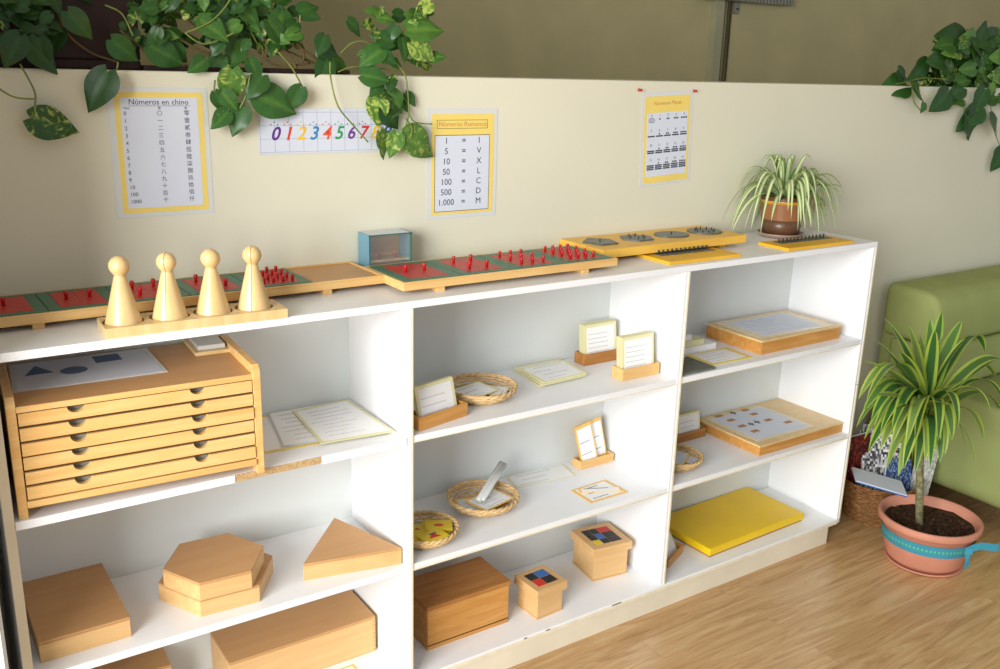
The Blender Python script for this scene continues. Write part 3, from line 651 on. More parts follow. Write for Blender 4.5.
hF = holder('wooden card holder beside the yellow slab, bottom of the right bay', .938, .062, .42, .125, .045, .028, 'oak', SB)
card_pack(hF, 2, .10, .07, .5, 'cream card leaning in the holder beside the yellow slab', 'cream card behind the leaning one beside the yellow slab', 'cards beside the yellow slab', x0=.01, nl=0, y0=.012)
# ------------------------------------------------------------------ baskets
def basket(label, x, y, z, r, h, mat='wicker', rot=0, name='basket', rb=None, rx=1.0):
    o = thing(name, label, 'basket', (x, y, z), rot); rb = rb or r*.72; m = MB(); nr = max(5, int(h/.0055))
    n = 72
    for k in range(nr):
        t = k/(nr-1); rr = rb+(r-rb)*math.sin(t*PI/2); zz = .004+t*(h-.006)
        pts = [((rr+.0018*math.sin(18*a+(k % 2)*PI))*math.cos(a)*rx, (rr+.0018*math.sin(18*a+(k % 2)*PI))*math.sin(a), zz) for a in [2*PI*i/n for i in range(n)]]
        m.tube(pts, .0032, 6, closed=True)
    for k in range(int(rb/.006)):
        rr = .004+k*.006; m.tube([(rr*math.cos(a)*rx, rr*math.sin(a), .0035) for a in [2*PI*i/32 for i in range(32)]], .0034, 5, closed=True)
    m.lathe([(0, .0015), (rb*rx, .0015), (rb*rx, .003), (0, .003)], 32)
    m.build('woven_body', mat, o)
    m = MB()
    for ph in (0, PI):
        pts = [((r+.0028*math.cos(14*a+ph))*math.cos(a)*rx, (r+.0028*math.cos(14*a+ph))*math.sin(a), h+.0028*math.sin(14*a+ph)) for a in [2*PI*i/140 for i in range(140)]]
        m.tube(pts, .0034, 6, closed=True)
    m.build('braided_rim', mat, o); return o
def slipcard(name, label, x, y, z, w, d, rz, tx=0, ty=0, mats=('lyborder', 'paperw', 'softink'), group=None, nl=3, border=.14, seed=1, th=.0015):
    o = thing(name, label, 'card', (x, y, z), 0, group); m = MB()
    q = card_mesh(m, [(-w/2, -d/2), (w/2, -d/2), (w/2, d/2), (-w/2, d/2)], 0, th, border)
    if nl: lines_on(m, q, th+.0002, nl, 2, seed)
    m.build('sheet', list(mats), o); o.rotation_euler = (tx, ty, rz); return o
basket('round wicker basket of yellow-edged cards, upper middle shelf', .284, .155, S1T, .094, .030, rot=.3)
slipcard('card', 'larger yellow-edged card lying in the upper middle shelf basket', .262, .152, S1T+.020, .105, .082, .15, .03, -.06, group='cards in the upper basket')
slipcard('card', 'yellow-edged card at the right in the upper middle shelf basket', .318, .136, S1T+.016, .065, .065, .75, .0, -.03, group='cards in the upper basket', seed=4)
basket('round wicker basket holding a paper roll, lower middle shelf', .318, .182, S2T, .097, .030, rot=.5)
slipcard('card', 'orange-edged printed card lying in the paper roll basket', .330, .165, S2T+.022, .120, .082, .25, .02, .0, ('oborder', 'paperw', 'softink'), nl=4)
slipcard('card', 'plain cream card at the left in the paper roll basket', .270, .172, S2T+.018, .07, .08, -.3, .02, .0, ('oborder', 'paper', 'softink'), nl=0, border=.2)
a = atz(478, 501, S2T+.036); b_ = aty(492, 467, .275)
o = thing('paper_roll', 'grey rolled paper tube leaning across the wicker basket rim', 'paper roll', a)
v = Vector((b_.x-a.x, .075, .055)); m = MB(); m.tube([Vector((0, 0, 0)), v*.5, v], .0085, 16); m.tube([Vector((.012, -.004, 0)), v*.5+Vector((.012, -.004, 0)), v+Vector((.01, -.004, -.005))], .0065, 12)
m.build('rolled_sheet', 'film', o); u = Vector((-.3, -.7, .6)).normalized()*.0086; m = MB(); m.tube([v*.15+u, v*.85+u], .0009, 5); m.build('print_line', 'softink', o)
basket('wicker basket of yellow and red flag cards at the left of the lower middle shelf', .091, .104, S2T, .084, .030, rot=.1)
spots = [(.120, .130, .6), (.075, .120, -.2), (.110, .085, .2), (.060, .075, 1.0), (.128, .098, -.5), (.085, .050, .1)]
flabs = ['at the back', 'at the left back', 'in the middle', 'at the left front', 'at the right edge', 'at the front']
for i, (x, y, r_) in enumerate(spots):
    o = slipcard('flag_card', 'small yellow card with a red shape %s of the flag card basket' % flabs[i], x, y, S2T+.014+i*.0034, .070, .055, r_, 0, 0, ('cyel', 'cyel', 'cred'), 'flag cards in the lower left basket', 0)
    m = MB(); m.prism([(-.018, -.008), (.016, -.012), (.004, .012)] if i % 2 else ngon(10, .013, .007), .0018, .0022); m.build('red_shape', 'cred', o)
    if i in (2, 5): m = MB(); m.prism([(-.004, .006), (.012, .006), (.016, .013), (-.008, .013)], .0018, .0022); m.build('dark_shape', 'blue', o)
basket('small wicker basket behind the divider on the middle shelf of the right bay', .985, .118, S2T, .082, .030, rot=.2)
slipcard('card', 'cream card lying across the small basket of the right bay', .985, .118, S2T+.022, .11, .075, .6, .05, 0, ('oborder', 'paper', 'softink'), group='cards in the right bay basket', nl=2)
slipcard('card', 'small brown-edged card at the right in the right bay basket', 1.020, .095, S2T+.0165, .06, .06, .2, 0, 0, ('oak', 'paper', 'softink'), group='cards in the right bay basket', nl=1)
# loose cards on the middle bay
lab = ['yellow-bordered laminated sheet, lowest in the pile on the upper middle shelf', 'yellow-bordered laminated sheet, middle of the pile on the upper middle shelf', 'yellow-bordered laminated sheet with print, topmost of the upper middle shelf pile']
q0 = [(.470, .127), (.626, .137), (.655, .295), (.487, .293)]
for k in range(3):
    pts = [(x+.006*(k-1)*(1 if i < 2 else -.5), y+.002*k-(.03 if (k == 2 and i > 1) else 0)+(.012 if (k == 0 and i < 2) else 0)) for i, (x, y) in enumerate(q0)]
    flatcard('laminated_sheet', lab[k], 'sheet', pts, S1T+.0006+k*.0045, ('lyborder', 'paperw', 'softink'), .13, .0035, 4, 'laminated sheets on the upper middle shelf', seed=k)
flatcard('paper_strip', 'long yellow-bordered paper strip at the back of the lower middle shelf', 'sheet', [(.462, .225), (.668, .208), (.683, .290), (.478, .300)], S2T+.0005, ('lyborder', 'paperw', 'softink'), .06, .0008, 3, seed=12)
cd_ = [(.587, .038), (.728, .040), (.722, .138), (.588, .132)]
flatcard('orange_card', 'orange-bordered card lying at the front of the lower middle shelf', 'card', cd_, S2T+.0005, ('oborder', 'paperw', 'ink'), .16, .0012, 3, seed=14)
slipcard('card_strip', 'narrow white card strip crossing the orange card, lower middle shelf', .662, .088, S2T+.0024, .125, .026, -.42, 0, 0, ('oborder', 'paperw', 'ink'), nl=1, border=.1)
# ------------------------------------------------------------------ leaves
def ribbon_leaf(m, p0, p1, p2, w, ce, cm, n=12, fold=.25, twist=0, shape=None):
    """strap leaf on a quadratic curve p0-p1-p2; edge colour ce, centre colour cm; five strips across"""
    p0, p1, p2 = Vector(p0), Vector(p1), Vector(p2); vs = []; cols = []
    us = (-1, -.62, -.5, .0, .5, .62, 1)
    for i in range(n+1):
        t = i/n; p = p0*(1-t)**2+p1*2*t*(1-t)+p2*t*t; d = ((p1-p0)*(1-t)+(p2-p1)*t).normalized()
        side = d.cross(Vector((0, 0, 1)))
        if side.length < .05: side = Vector((1, 0, 0))
        side.normalize(); nrm = side.cross(d).normalized(); side = (side*math.cos(twist*t)+nrm*math.sin(twist*t)); nrm = side.cross(d)
        wd = w*(shape(t) if shape else min(1, .45+2.2*t)*(1-t**3.2)**.8)
        for u in us:
            vs.append(p+side*u*wd+nrm*abs(u)*wd*fold); cols.append(lin(ce) if abs(u) > .55 else lin(cm))
    k = len(us); fs = [(i*k+j, i*k+j+1, (i+1)*k+j+1, (i+1)*k+j) for i in range(n) for j in range(k-1)]
    m.add(vs, fs, 0, True, cols)
def heart_leaf(m, base, tip, face, wf=.36, tone=.5, var=0, n=11, droop=.18, fold=.22):
    base, tip = Vector(base), Vector(tip); d = tip-base; ln = d.length; d.normalize()
    face = Vector(face); nrm = (face-d*face.dot(d)).normalized(); side = d.cross(nrm)
    vs = []; cols = []; us = (-1, -.66, -.33, 0, .33, .66, 1); asym = random.uniform(-.12, .12)
    for i in range(n+1):
        t = (i/n)**1.5; w = ln*wf*1.15*max(.30, math.sin(PI*min(1, t**.58))**.8) if t < .5 else ln*wf*1.15*max(0, math.sin(PI*min(1, t**.58)))**.92
        w = max(w, ln*.004)
        for u in us:
            back = -ln*.14*(abs(u)**.8)*max(0, 1-t*2.6)**2
            p = base+d*(t*ln+back)+side*u*w*(1+asym*u)+nrm*(abs(u)*w*fold-droop*ln*t*t-.05*ln*u*u*abs(math.sin(t*6)))
            vs.append(p); tn = tone+.16*(abs(u) < .1)+.04*math.sin(i*2+u*5); cols.append((max(0, min(1, tn)), var, t))
    k = len(us); fs = [(i*k+j, i*k+j+1, (i+1)*k+j+1, (i+1)*k+j) for i in range(n) for j in range(k-1)]
    m.add(vs, fs, 0, True, cols)
def px_leaf(m, bx, by, tx, ty, Y, tone=.45, var=0, wf=.33, dy=None):
    b_ = aty(bx, by, Y); t = aty(tx, ty, Y-(random.uniform(-.01, .025) if dy is None else dy))
    heart_leaf(m, b_, t, (random.uniform(-.45, .35), -1, random.uniform(0, .75)), wf, tone, var)
def vine(m, pts, Y, r=.0018, mi=0):
    q = []
    P_ = [aty(p[0], p[1], (p[2] if len(p) > 2 else Y)) for p in pts]
    for i in range(len(P_)-1):
        p0 = P_[max(i-1, 0)]; p1 = P_[i]; p2 = P_[i+1]; p3 = P_[min(i+2, len(P_)-1)]
        for k in range(6):
            t = k/6; q.append(.5*((2*p1)+(p2-p0)*t+(2*p0-5*p1+4*p2-p3)*t*t+(3*p1-p0-3*p2+p3)*t**3))
    q.append(P_[-1]); m.tube(q, r, 6, mi)
# left pothos: a dark planter on top of the half wall
LP = thing('pothos_plant', 'large trailing heart-leaved plant in dark planter, top left of the half wall', 'potted plant', (-.6, WY+.12, HW))
inv = Matrix.Translation(-Vector(LP.location))
def rebase(m, o): iv = Vector(o.location); m.v = [tuple(Vector(v)-iv) for v in m.v]; return m
xa = aty(28, 70, WY+.06).x; xb = aty(140, 70, WY+.06).x
m = MB(); m.box(xa-.25, xb, WY+.045, WY+.215, HW+.0005, HW+.02); m.box(xa-.25, xb, WY+.045, WY+.06, HW+.02, HW+.17); m.box(xa-.25, xb, WY+.2, WY+.215, HW+.02, HW+.17)
m.box(xa-.25, xa-.235, WY+.06, WY+.2, HW+.02, HW+.17); m.box(xb-.015, xb, WY+.06, WY+.2, HW+.02, HW+.17)
rebase(m, LP).build('planter', 'darkpot', LP, .004)
m = MB(); m.box(xa-.234, xb-.016, WY+.061, WY+.199, HW+.1, HW+.155); rebase(m, LP).build('soil', 'soil', LP)
xc = aty(345, 70, WY+.06).x
m = MB(); m.box(xb+.002, xc, WY+.03, WY+.2, HW+.0005, HW+.010); rebase(m, LP).build('drip_tray', 'darkpot', LP, .002)
Yf = WY-.03
m = MB()
key = [(107, 72, 86, 111, .22, 0), (31, 118, 80, 133, .3, .75), (68, 12, 92, 40, .3, 0), (170, 44, 190, 66, .5, 0), (150, 46, 187, 64, .45, 0), (112, 40, 140, 62, .4, 0),
 (232, 70, 228, 108, .6, .75), (222, 92, 238, 112, .5, .3), (228, 112, 212, 128, .45, .6), (244, 108, 232, 136, .35, 0), (215, 92, 224, 112, .4, 0),
 (262, 76, 246, 98, .3, 0), (256, 95, 300, 113, .5, .2), (301, 88, 288, 112, .3, 0), (333, 60, 342, 95, .62, .7), (327, 60, 321, 93, .4, .3),
 (325, 36, 318, 56, .2, 0), (318, 46, 340, 56, .25, 0), (300, 12, 320, 4, .35, 0), (348, 21, 363, 36, .4, 0), (382, 50, 360, 64, .5, .6), (362, 75, 392, 80, .45, 0), (378, 54, 399, 63, .3, .2),
 (393, 42, 371, 33, .3, 0), (396, 26, 386, 42, .25, 0), (402, 38, 408, 63, .5, .4), (412, 42, 438, 60, .7, .85), (408, 30, 446, 27, .6, .3), (430, 3, 415, 14, .7, .9), (416, 22, 405, 30, .6, .8),
 (376, 96, 378, 128, .6, .85), (390, 92, 404, 114, .55, .2), (383, 108, 401, 130, .2, 0), (380, 132, 388, 160, .6, .8), (397, 133, 390, 158, .62, .8), (404, 136, 438, 156, .65, .75), (380, 82, 372, 96, .4, 0),
 (20, 36, 5, 68, .2, 0), (38, 38, 42, 74, .22, 0), (60, 30, 45, 58, .2, 0), (8, 8, 28, 30, .3, 0), (0, 36, 14, 60, .2, 0), (30, 45, 60, 72, .2, 0),
 (282, 12, 276, 40, .5, .3), (268, 20, 290, 48, .5, .2), (250, 60, 262, 84, .5, 0), (238, 40, 230, 70, .55, .4), (222, 55, 208, 75, .5, .3), (200, 20, 230, 40, .55, .3), (205, 60, 190, 72, .5, .3), (240, 8, 262, 26, .55, .3)]
for (bx, by, tx, ty, tone, var) in key:
    Y = Yf if by > 60 or bx > 340 else random.uniform(WY-.02, WY+.05)
    px_leaf(m, bx, by, tx, ty, Y, tone, var)
rnd = random.Random(11)
def fill(m, n, x0, x1, y0, y1, Y0, Y1, tones, avoid=None, s0=17, s1=32):
    c_ = 0
    while c_ < n:
        x, y = rnd.uniform(x0, x1), rnd.uniform(y0, y1)
        if avoid and avoid(x, y): continue
        a = rnd.uniform(-.6, 3.7); l_ = rnd.uniform(s0, s1); px_leaf(m, x, y, x+l_*math.cos(a), y+l_*math.sin(a)*.8, rnd.uniform(Y0, Y1), rnd.choice(tones), rnd.choice((0, 0, .2, .6, .8))); c_ += 1
fill(m, 175, 118, 300, -14, 42, WY+.0, WY+.12, (.3, .4, .5, .6), lambda x, y: (x > 180 and y > 48) or y > 48 or (295 > x > 282 and y < 30) or (x > 165 and x < 205 and 10 < y < 36), s0=12, s1=24)
fill(m, 95, -20, 55, -14, 38, WY-.0, WY+.12, (.1, .2, .3), s0=14, s1=26)
fill(m, 16, 55, 125, -22, 2, WY+.02, WY+.12, (.2, .3, .5))
fill(m, 8, 230, 300, 28, 48, WY+.05, WY+.1, (.2, .3), s0=10, s1=18)
fill(m, 22, 366, 432, 6, 64, WY-.03, WY+.03, (.4, .5, .6, .7), s0=10, s1=20)
fill(m, 7, 384, 406, 75, 125, WY-.035, WY-.01, (.2, .4, .5), s0=10, s1=20)
rebase(m, LP).build('foliage', 'leaf', LP)
m = MB()
for pts, Y in [([(20, 64), (34, 90), (35, 104), (31, 118)], Yf), ([(-5, 86), (14, 97), (34, 99)], Yf), ([(118, 62), (116, 70), (107, 73)], Yf), ([(340, 54), (352, 43), (366, 42), (376, 52)], Yf+.02), ([(338, 72), (352, 67), (372, 68), (398, 70)], Yf+.02),
  ([(330, 62), (331, 80), (338, 106), (352, 124), (368, 142)], Yf), ([(395, 62), (405, 75), (408, 95), (408, 118), (400, 140)], Yf+.01), ([(408, 112), (415, 122), (432, 124)], Yf), ([(405, 118), (412, 128), (410, 140)], Yf),
  ([(300, 15), (299, 30), (292, 45)], Yf+.05), ([(278, 52), (292, 68), (303, 88)], Yf+.01), ([(185, 33), (210, 22), (226, 6), (232, -6)], WY), ([(185, 33), (205, 44), (236, 32)], WY), ([(105, 5), (122, 14), (133, 36)], WY), ([(232, -5), (250, 30), (258, 45)], WY+.05), ([(250, 75), (246, 95), (240, 108)], Yf), ([(215, 80), (214, 92)], Yf)]:
    vine(m, pts, Y, .0019)
rebase(m, LP).build('vine', 'vine', LP)
m = MB()
for pts, Y in [([(55, 5), (66, 32), (90, 52), (118, 62)], WY+.035), ([(262, 40), (280, 42), (300, 48), (318, 60)], WY+.03), ([(262, 50), (270, 62), (285, 66), (310, 63)], WY+.03), ([(280, 34), (296, 40), (304, 56), (300, 66)], WY+.03), ([(265, 58), (283, 50), (312, 62), (330, 64)], WY+.04), ([(200, 50), (230, 60), (262, 64)], WY+.04), ([(275, 45), (290, 56), (296, 68)], WY+.02), ([(150, 20), (190, 45), (230, 64)], WY+.04), ([(170, 5), (200, 30), (240, 60)], WY+.06), ([(120, 30), (160, 60), (200, 64)], WY+.03)]:
    vine(m, pts, Y, .0028)
rebase(m, LP).build('woody_stem', 'rootbrown', LP)
# right pothos
pr = aty(985, 85, WY+.1)
RP = thing('pothos_plant', 'smaller trailing heart-leaved plant on the half wall above the green sofa', 'potted plant', (pr.x+.1, WY+.12, HW))
m = MB(); m.lathe([(.0, .0005), (.09, .0005), (.11, .13), (.105, .13), (.086, .012), (0, .012)], 28); m.build('planter', 'darkpot', RP)
m = MB(); m.lathe([(0, .09), (.098, .09), (.098, .115), (0, .118)], 28); m.build('soil', 'soil', RP)
m = MB(); Yr = WY-.03
for (bx, by, tx, ty, tone, var) in [(906, 84, 884, 87, .4, .2), (898, 70, 909, 83, .2, 0), (926, 62, 911, 82, .2, 0), (912, 86, 928, 98, .5, .7), (948, 93, 934, 110, .2, 0), (924, 103, 922, 113, .45, .2), (966, 42, 943, 32, .2, 0), (958, 45, 946, 58, .2, 0), (975, 48, 972, 28, .4, .2), (978, 40, 990, 20, .2, 0), (984, 42, 1004, 30, .2, 0), (942, 68, 958, 82, .5, .8), (930, 66, 940, 84, .2, 0),
   (975, 112, 960, 131, .2, 0), (968, 116, 974, 141, .2, 0), (980, 108, 964, 124, .3, 0), (1004, 150, 994, 171, .2, 0), (990, 118, 1002, 135, .3, 0), (985, 90, 975, 115, .25, 0), (985, 52, 992, 78, .5, .7)]:
    px_leaf(m, bx, by, tx, ty, Yr if by > 84 else Yr+.04, tone, var)
fill(m, 140, 942, 1025, 36, 100, WY-.02, WY+.1, (.3, .45, .55, .7), s0=9, s1=17)
fill(m, 14, 920, 950, 66, 84, WY+.0, WY+.06, (.1, .2, .3), s0=9, s1=16)
rebase(m, RP).build('foliage', 'leaf', RP)
m = MB()
for pts in [[(950, 80), (925, 78), (905, 82), (896, 84)], [(912, 90), (914, 102), (922, 112)], [(980, 100), (968, 112), (962, 122)], [(990, 100), (994, 130), (1002, 150)], [(965, 100), (963, 118)]]: vine(m, pts, Yr+.01, .0018)
rebase(m, RP).build('vine', 'vine', RP)
# ------------------------------------------------------------------ spider plant
SX, SY = 1.484, .216
SP = thing('spider_plant', 'spider plant with striped arching leaves in brown pot on the shelf top', 'potted plant', (SX, SY, TOP))
m = MB(); m.lathe([(0, 0), (.057, 0), (.066, .009), (.068, .013), (.063, .012), (.06, .006), (0, .006)], 36); m.build('saucer', 'saucer', SP)
zp = .0065
m = MB(); m.lathe([(0, zp), (.050, zp), (.056, zp+.02), (.060, zp+.045)], 36, 1); m.lathe([(.060, zp+.045), (.063, zp+.07), (.064, zp+.09)], 36, 0, close=False); m.lathe([(.064, zp+.09), (.066, zp+.092), (.0665, zp+.097), (.066, zp+.099)], 36, 2, close=False); m.lathe([(.066, zp+.099), (.067, zp+.110), (.064, zp+.112), (.058, zp+.108), (.054, zp+.085)], 36, 1, close=False)
m.build('pot', ['pot2', 'potband', 'gold'], SP)
m = MB(); m.lathe([(0, zp+.09), (.0555, zp+.09), (.0560, zp+.098), (0, zp+.102)], 24); m.build('soil', 'soil', SP)
m = MB(); rn = random.Random(4); px_ = None
for k in range(104):
    a = rn.uniform(0, 2*PI); ll = rn.uniform(.10, .20); up_ = rn.uniform(.05, .17) if k > 14 else .17
    r_ = ll*(1 if k > 14 else .45); ex, ey = r_*math.cos(a), r_*math.sin(a)*.78
    drop = rn.uniform(-.11, .03) if k > 14 else rn.uniform(.06, .10)
    if SY+ey > WY-.012: ey = WY-.015-SY
    ribbon_leaf(m, (.012*math.cos(a), .012*math.sin(a), zp+.098), (ex*.68, ey*.68, zp+.10+up_*1.05), (ex, ey, max(zp+.105+drop, .02)), rn.uniform(.0058, .0082), (128, 160, 88), (216, 224, 176), 12, .35, rn.uniform(-.6, .6))
m.build('foliage', 'strip', SP)
m = MB()
for k in range(2): m.tube([(.045, -.03+.01*k, zp+.11), (.085, -.04, zp+.10), (.10, -.035, zp+.06+.02*k)], .0016, 6)
m.build('runner', 'gold', SP); SP.scale = (1.1, 1.1, 1.14)
# ------------------------------------------------------------------ dracaena in terracotta pot
DX, DY = 1.838, -.245
DP = thing('dracaena_plant', 'striped yellow-green dracaena in terracotta bowl with blue ribbon on the floor', 'potted plant', (DX, DY, 0))
m = MB(); m.lathe([(0, .006), (.110, .006), (.118, .008), (.122, .010), (.1235, .016), (.121, .016), (.116, .014), (0, .014)], 48); m.v = [(v[0], v[1], v[2]-.006) for v in m.v]; m.build('saucer', 'terracotta', DP)
m = MB(); m.lathe([(0, .010), (.112, .010), (.124, .026), (.143, .10), (.149, .140), (.158, .142), (.162, .148), (.163, .166), (.159, .170), (.151, .168), (.146, .150), (.132, .09), (0, .09)], 56); m.build('pot', 'terracotta', DP)
m = MB(); m.lathe([(0, .135), (.06, .137), (.11, .133), (.142, .137)], 40, close=False)
rn = random.Random(3)
m.v = [(v[0], v[1], v[2]+.008*noise.noise(Vector(v)*45)) for v in m.v]
for k in range(130):
    a = rn.uniform(0, 2*PI); r_ = .134*math.sqrt(rn.random()); s_ = rn.uniform(.003, .008)
    m.lathe([(0, -s_*.6), (s_, 0), (0, s_*.6)], 5, mat=Matrix.Translation((r_*math.cos(a), r_*math.sin(a), .14)) @ Matrix.Rotation(rn.uniform(0, 3), 4, (rn.random(), rn.random(), .3)), sm=False)
m.build('soil', 'soil', DP)
m = MB(); m.lathe([(.1395, .082), (.1475, .124)], 56, 0, close=False)
for k in range(72):
    a0 = 2*PI*k/72; a1 = a0+.045; ra, rb_ = .1432, .1448; m.add([(ra*math.cos(a0), ra*math.sin(a0), .100), (ra*math.cos(a1), ra*math.sin(a1), .100), (rb_*math.cos(a1), rb_*math.sin(a1), .109), (rb_*math.cos(a0), rb_*math.sin(a0), .109)], [(0, 1, 2, 3)], 1)
m.v = [(v[0]*1.012, v[1]*1.012, v[2]) for v in m.v]
m.build('ribbon_band', ['ribbon', 'ribgreen'], DP)
kx = Vector((.149*-.17, .149*-.985, .108))
m = MB()
def band(m, pts, w, mi=0):
    vs = []
    for p in pts: p = Vector(p); vs += [p+Vector((0, 0, w)), p-Vector((0, 0, w))]
    m.add(vs, [(2*i, 2*i+1, 2*i+3, 2*i+2) for i in range(len(pts)-1)], mi, True)
band(m, [kx, kx+Vector((.012, -.014, .014)), kx+Vector((.035, -.030, .024)), kx+Vector((.062, -.045, .020)), kx+Vector((.092, -.060, .014))], .013)
tl = [kx+Vector(q) for q in ((0, -.002, .012), (.016, -.012, -.012), (.014, -.014, -.052))]; bl = [kx+Vector(q) for q in ((.004, -.003, -.01), (.0, -.008, -.03), (-.006, -.010, -.058))]
m.add([v for p in zip(tl, bl) for v in p], [(0, 1, 3, 2), (2, 3, 5, 4)])
band(m, [kx+Vector((0, -.004, 0)), kx+Vector((.012, -.02, .008))], .012)
m.build('ribbon_bow', 'ribbon', DP)
topz = .50
m = MB(); CB = Vector((-.028, .016, 0)); CT = Vector((-.060, .042, 0)); m.tube([CB+Vector((0, 0, .13)), CB.lerp(CT, .3)+Vector((0, 0, .22)), CB.lerp(CT, .7)+Vector((0, 0, .34)), CT+Vector((0, 0, topz+.02))], lambda t: .0135-.003*t, 12); m.build('cane', 'cane', DP)
m = MB()
tips = [(881, 315, .02), (942, 311, .03), (962, 320, .05), (966, 338, -.03), (867, 334, .06), (853, 384, .05), (997, 359, .0), (1003, 400, -.05), (856, 428, .02), (864, 440, .0), (873, 432, -.05), (886, 470, -.08), (903, 470, -.12), (930, 468, -.16), (952, 441, -.14), (976, 469, -.12), (930, 318, .08), (908, 325, .08), (985, 352, .06), (1012, 375, .02), (892, 430, -.1), (915, 440, -.14), (945, 455, -.1), (870, 370, .1), (984, 440, -.04), (858, 400, -.02), (1005, 425, .05), (935, 330, .0), (900, 352, -.05), (968, 380, -.14), (860, 360, .0), (920, 335, .12), (955, 345, .12), (880, 450, .02), (996, 380, .1), (868, 452, -.03), (910, 455, -.05), (965, 450, -.06), (915, 474, -.08), (925, 462, -.1), (898, 477, -.05), (940, 464, -.1), (912, 460, .05), (888, 463, .05), (862, 415, .03), (871, 421, -.02), (880, 434, -.06), (891, 447, -.1), (866, 402, -.06), (906, 446, -.16), (938, 442, -.18), (958, 428, -.16), (876, 395, -.12), (947, 405, -.2), (896, 410, -.18), (990, 412, -.1)]
rn = random.Random(9); base = Vector((DX, DY, 0))
for i, (tx, ty, dy) in enumerate(tips):
    t = aty(tx, ty, DY+dy)-base; f_ = max(0, min(1, (t.z-.15)/.5)); hz = .40+.13*f_+rn.uniform(-.02, .02); c0 = CB.lerp(CT, min(1.05, (hz-.13)/(topz-.13)))
    p0 = Vector((c0.x, c0.y, hz)); d = Vector((t.x, t.y, 0))-c0; p0 = p0+d.normalized()*.008
    p1 = Vector((c0.x+d.x*.62, c0.y+d.y*.62, max(hz, t.z)+.12+.04*f_+d.length*.1))
    wd_ = rn.uniform(.019, .024)*(1.15 if t.z > hz+.1 else 1)
    if t.z > hz+.16: p1 = Vector((c0.x+d.x*.35, c0.y+d.y*.35, hz+(t.z-hz)*.62))
    ribbon_leaf(m, p0, p1, t, wd_, rn.choice([(176, 196, 80), (190, 206, 96), (160, 186, 76)]), rn.choice([(64, 108, 52), (92, 130, 64), (128, 158, 84)]), 14, .25, rn.uniform(-.5, .5), shape=lambda t: min(1, .5+1.8*t)*(1-t**3.4)**.75)
m.build('foliage', 'strip', DP)
# ------------------------------------------------------------------ sofa
SO = thing('sofa', 'green upholstered sofa against the half wall at the right edge', 'sofa', (2.24, 0, 0))
def cushion(name, x0, x1, y0, y1, z0, z1, r=.05, lab=None):
    m = MB(); m.box(x0, x1, y0, y1, z0, z1); o = m.build(name, 'sofa', SO, r, 6)
    for p in o.data.polygons: p.use_smooth = True
    return o
prf = [(.30, .10), (.30, .80), (.27, .825), (.20, .825), (.165, .80), (.10, .13), (.12, .10)]
def extr(name, prof, x0, x1, bev):
    m = MB(); n = len(prof); vs = [(x0, y, z) for y, z in prof]+[(x1, y, z) for y, z in prof]
    m.add(vs, [tuple(range(n))[::-1], tuple(range(n, 2*n))]+[(i, (i+1) % n, n+(i+1) % n, n+i) for i in range(n)]); o = m.build(name, 'sofa', SO, bev, 5)
    for p in o.data.polygons: p.use_smooth = True
    return o
extr('back_frame', [(.305, .09), (.305, .78), (.285, .79), (.24, .78), (.24, .09)], .02, 1.58, .01)
extr('back_cushion', [(.30, .612), (.30, .82), (.11, .812), (.07, .77), (.05, .612)], .0, 1.6, .03)
extr('back_cushion', [(.25, .465), (.26, .608), (.048, .608), (.0, .465)], .004, 1.6, .02)
extr('seat', [(.17, .09), (.17, .46), (-.72, .46), (-.74, .42), (-.74, .09)], .0, 1.6, .028)
for x in (.10, 1.5):
    for y in (.12, -.62): m = MB(); m.lathe([(.018, 0), (.025, .1)], 14, mat=Matrix.Translation((x, y, 0))); m.build('leg', 'darkpot', SO)
# ------------------------------------------------------------------ magazine basket
BK = basket('brown wicker basket of magazines between bookshelf and sofa', 1.985, .055, 0, .150, .16, 'wickerdark', name='magazine_basket', rb=.105)
def magazine(label, loc, w, h, rot, cols, th=.008, seed=0):
    o = thing('magazine', label, 'magazine', loc, 0, 'magazines in the floor basket'); m = MB(); n = 26; rnd = random.Random(seed)
    m.box(-w/2, w/2, 0, th, 0, h, 1)
    vs = []; cl = []; fs = []
    for j in range(n):
        for i in range(n):
            x0, x1 = -w/2+w*i/n, -w/2+w*(i+1)/n; z0, z1 = h*j/n, h*(j+1)/n; c_ = lin(cols[rnd.randrange(len(cols))]); b0 = len(vs)
            vs += [(x0, -.0004, z0), (x1, -.0004, z0), (x1, -.0004, z1), (x0, -.0004, z1)]; cl += [c_]*4; fs.append((b0, b0+1, b0+2, b0+3))
    m.add(vs, fs, 0, False, cl); m.build('cover', ['mag', 'paper'], o); o.rotation_euler = rot; return o
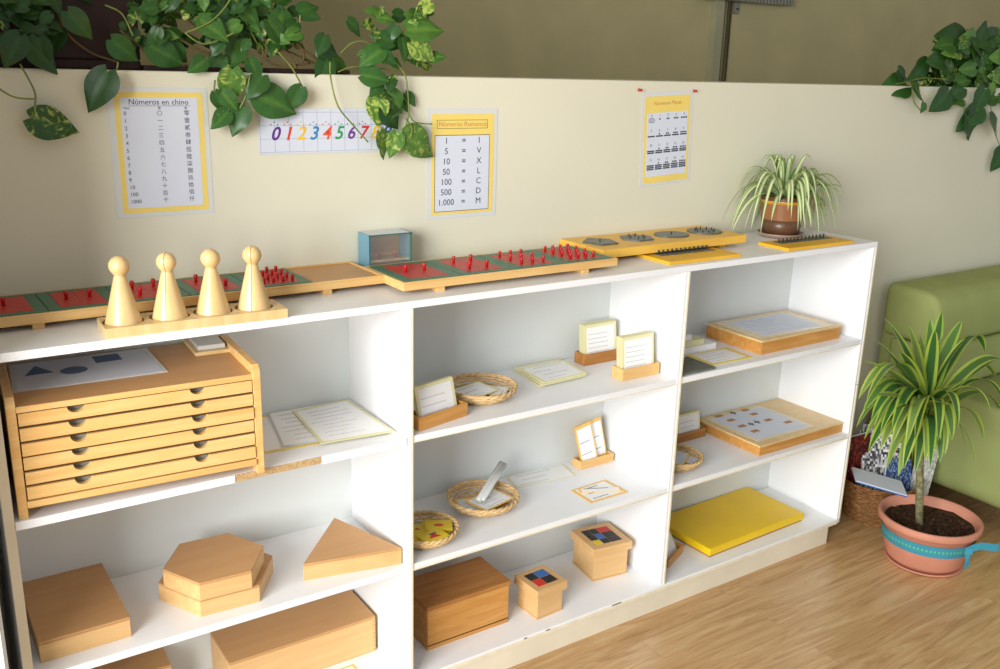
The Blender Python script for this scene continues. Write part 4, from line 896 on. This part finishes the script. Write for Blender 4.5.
magazine('black and white patterned magazine standing open in the floor basket', (1.985, .02, .10), .19, .25, (-.35, .12, -.45), [(200, 198, 196), (230, 228, 226), (90, 88, 92), (150, 146, 150), (60, 58, 66)], seed=1)
magazine('magazine with blue picture leaning at the front of the floor basket', (1.975, -.040, .07), .10, .18, (-.30, .1, -.45), [(36, 62, 110), (50, 80, 130), (24, 36, 66), (110, 130, 160)], seed=2)
magazine('silver white magazine leaning at the right of the floor basket', (2.095, -.045, .10), .09, .22, (-.25, .35, -.35), [(214, 216, 214), (190, 192, 190), (226, 226, 222), (160, 160, 156)], seed=3)
magazine('dark red magazine standing at the back of the floor basket', (1.92, .11, .09), .14, .23, (.05, -.15, -.3), [(120, 30, 24), (70, 20, 18), (40, 20, 20), (150, 50, 30)], seed=4)
magazine('dark brown magazine standing behind the patterned one in the floor basket', (2.02, .12, .09), .16, .22, (.05, .08, -.35), [(60, 40, 30), (40, 30, 26), (90, 60, 40)], seed=5)
o = thing('paper_stack', 'stack of white papers with blue edge tilted at the left of the floor basket', 'papers', (1.872, -.02, .188)); m = MB(); m.box(-.09, .09, -.05, .05, 0, .008, 0); m.box(-.09, .09, -.051, -.05, 0, .004, 1); m.build('sheets', ['paper', 'cblue'], o); o.rotation_euler = (0.1, .22, -.75)
# ------------------------------------------------------------------ light
def area(name, loc, target, sx, sy, power, col):
    l = bpy.data.lights.new(name, 'AREA'); l.shape = 'RECTANGLE'; l.size = sx; l.size_y = sy; l.energy = power; l.color = col
    o = bpy.data.objects.new(name, l); C.objects.link(o); o.location = loc
    o.rotation_euler = (Vector(target)-Vector(loc)).to_track_quat('-Z', 'Y').to_euler(); return o
area('window_light', (-4.2, -2.5, 2.0), (.3, .1, .7), 2.8, 2.4, 355, (.985, 1, 1))
w = bpy.data.worlds.new('world'); sc.world = w; w.use_nodes = True
bg = w.node_tree.nodes['Background']; bg.inputs[0].default_value = (*lin((244, 249, 255)), 1); bg.inputs[1].default_value = .45
vs = sc.view_settings; vs.view_transform = 'Standard'; vs.look = 'None'; vs.exposure = .3; vs.gamma = 1; vs.use_curve_mapping = False
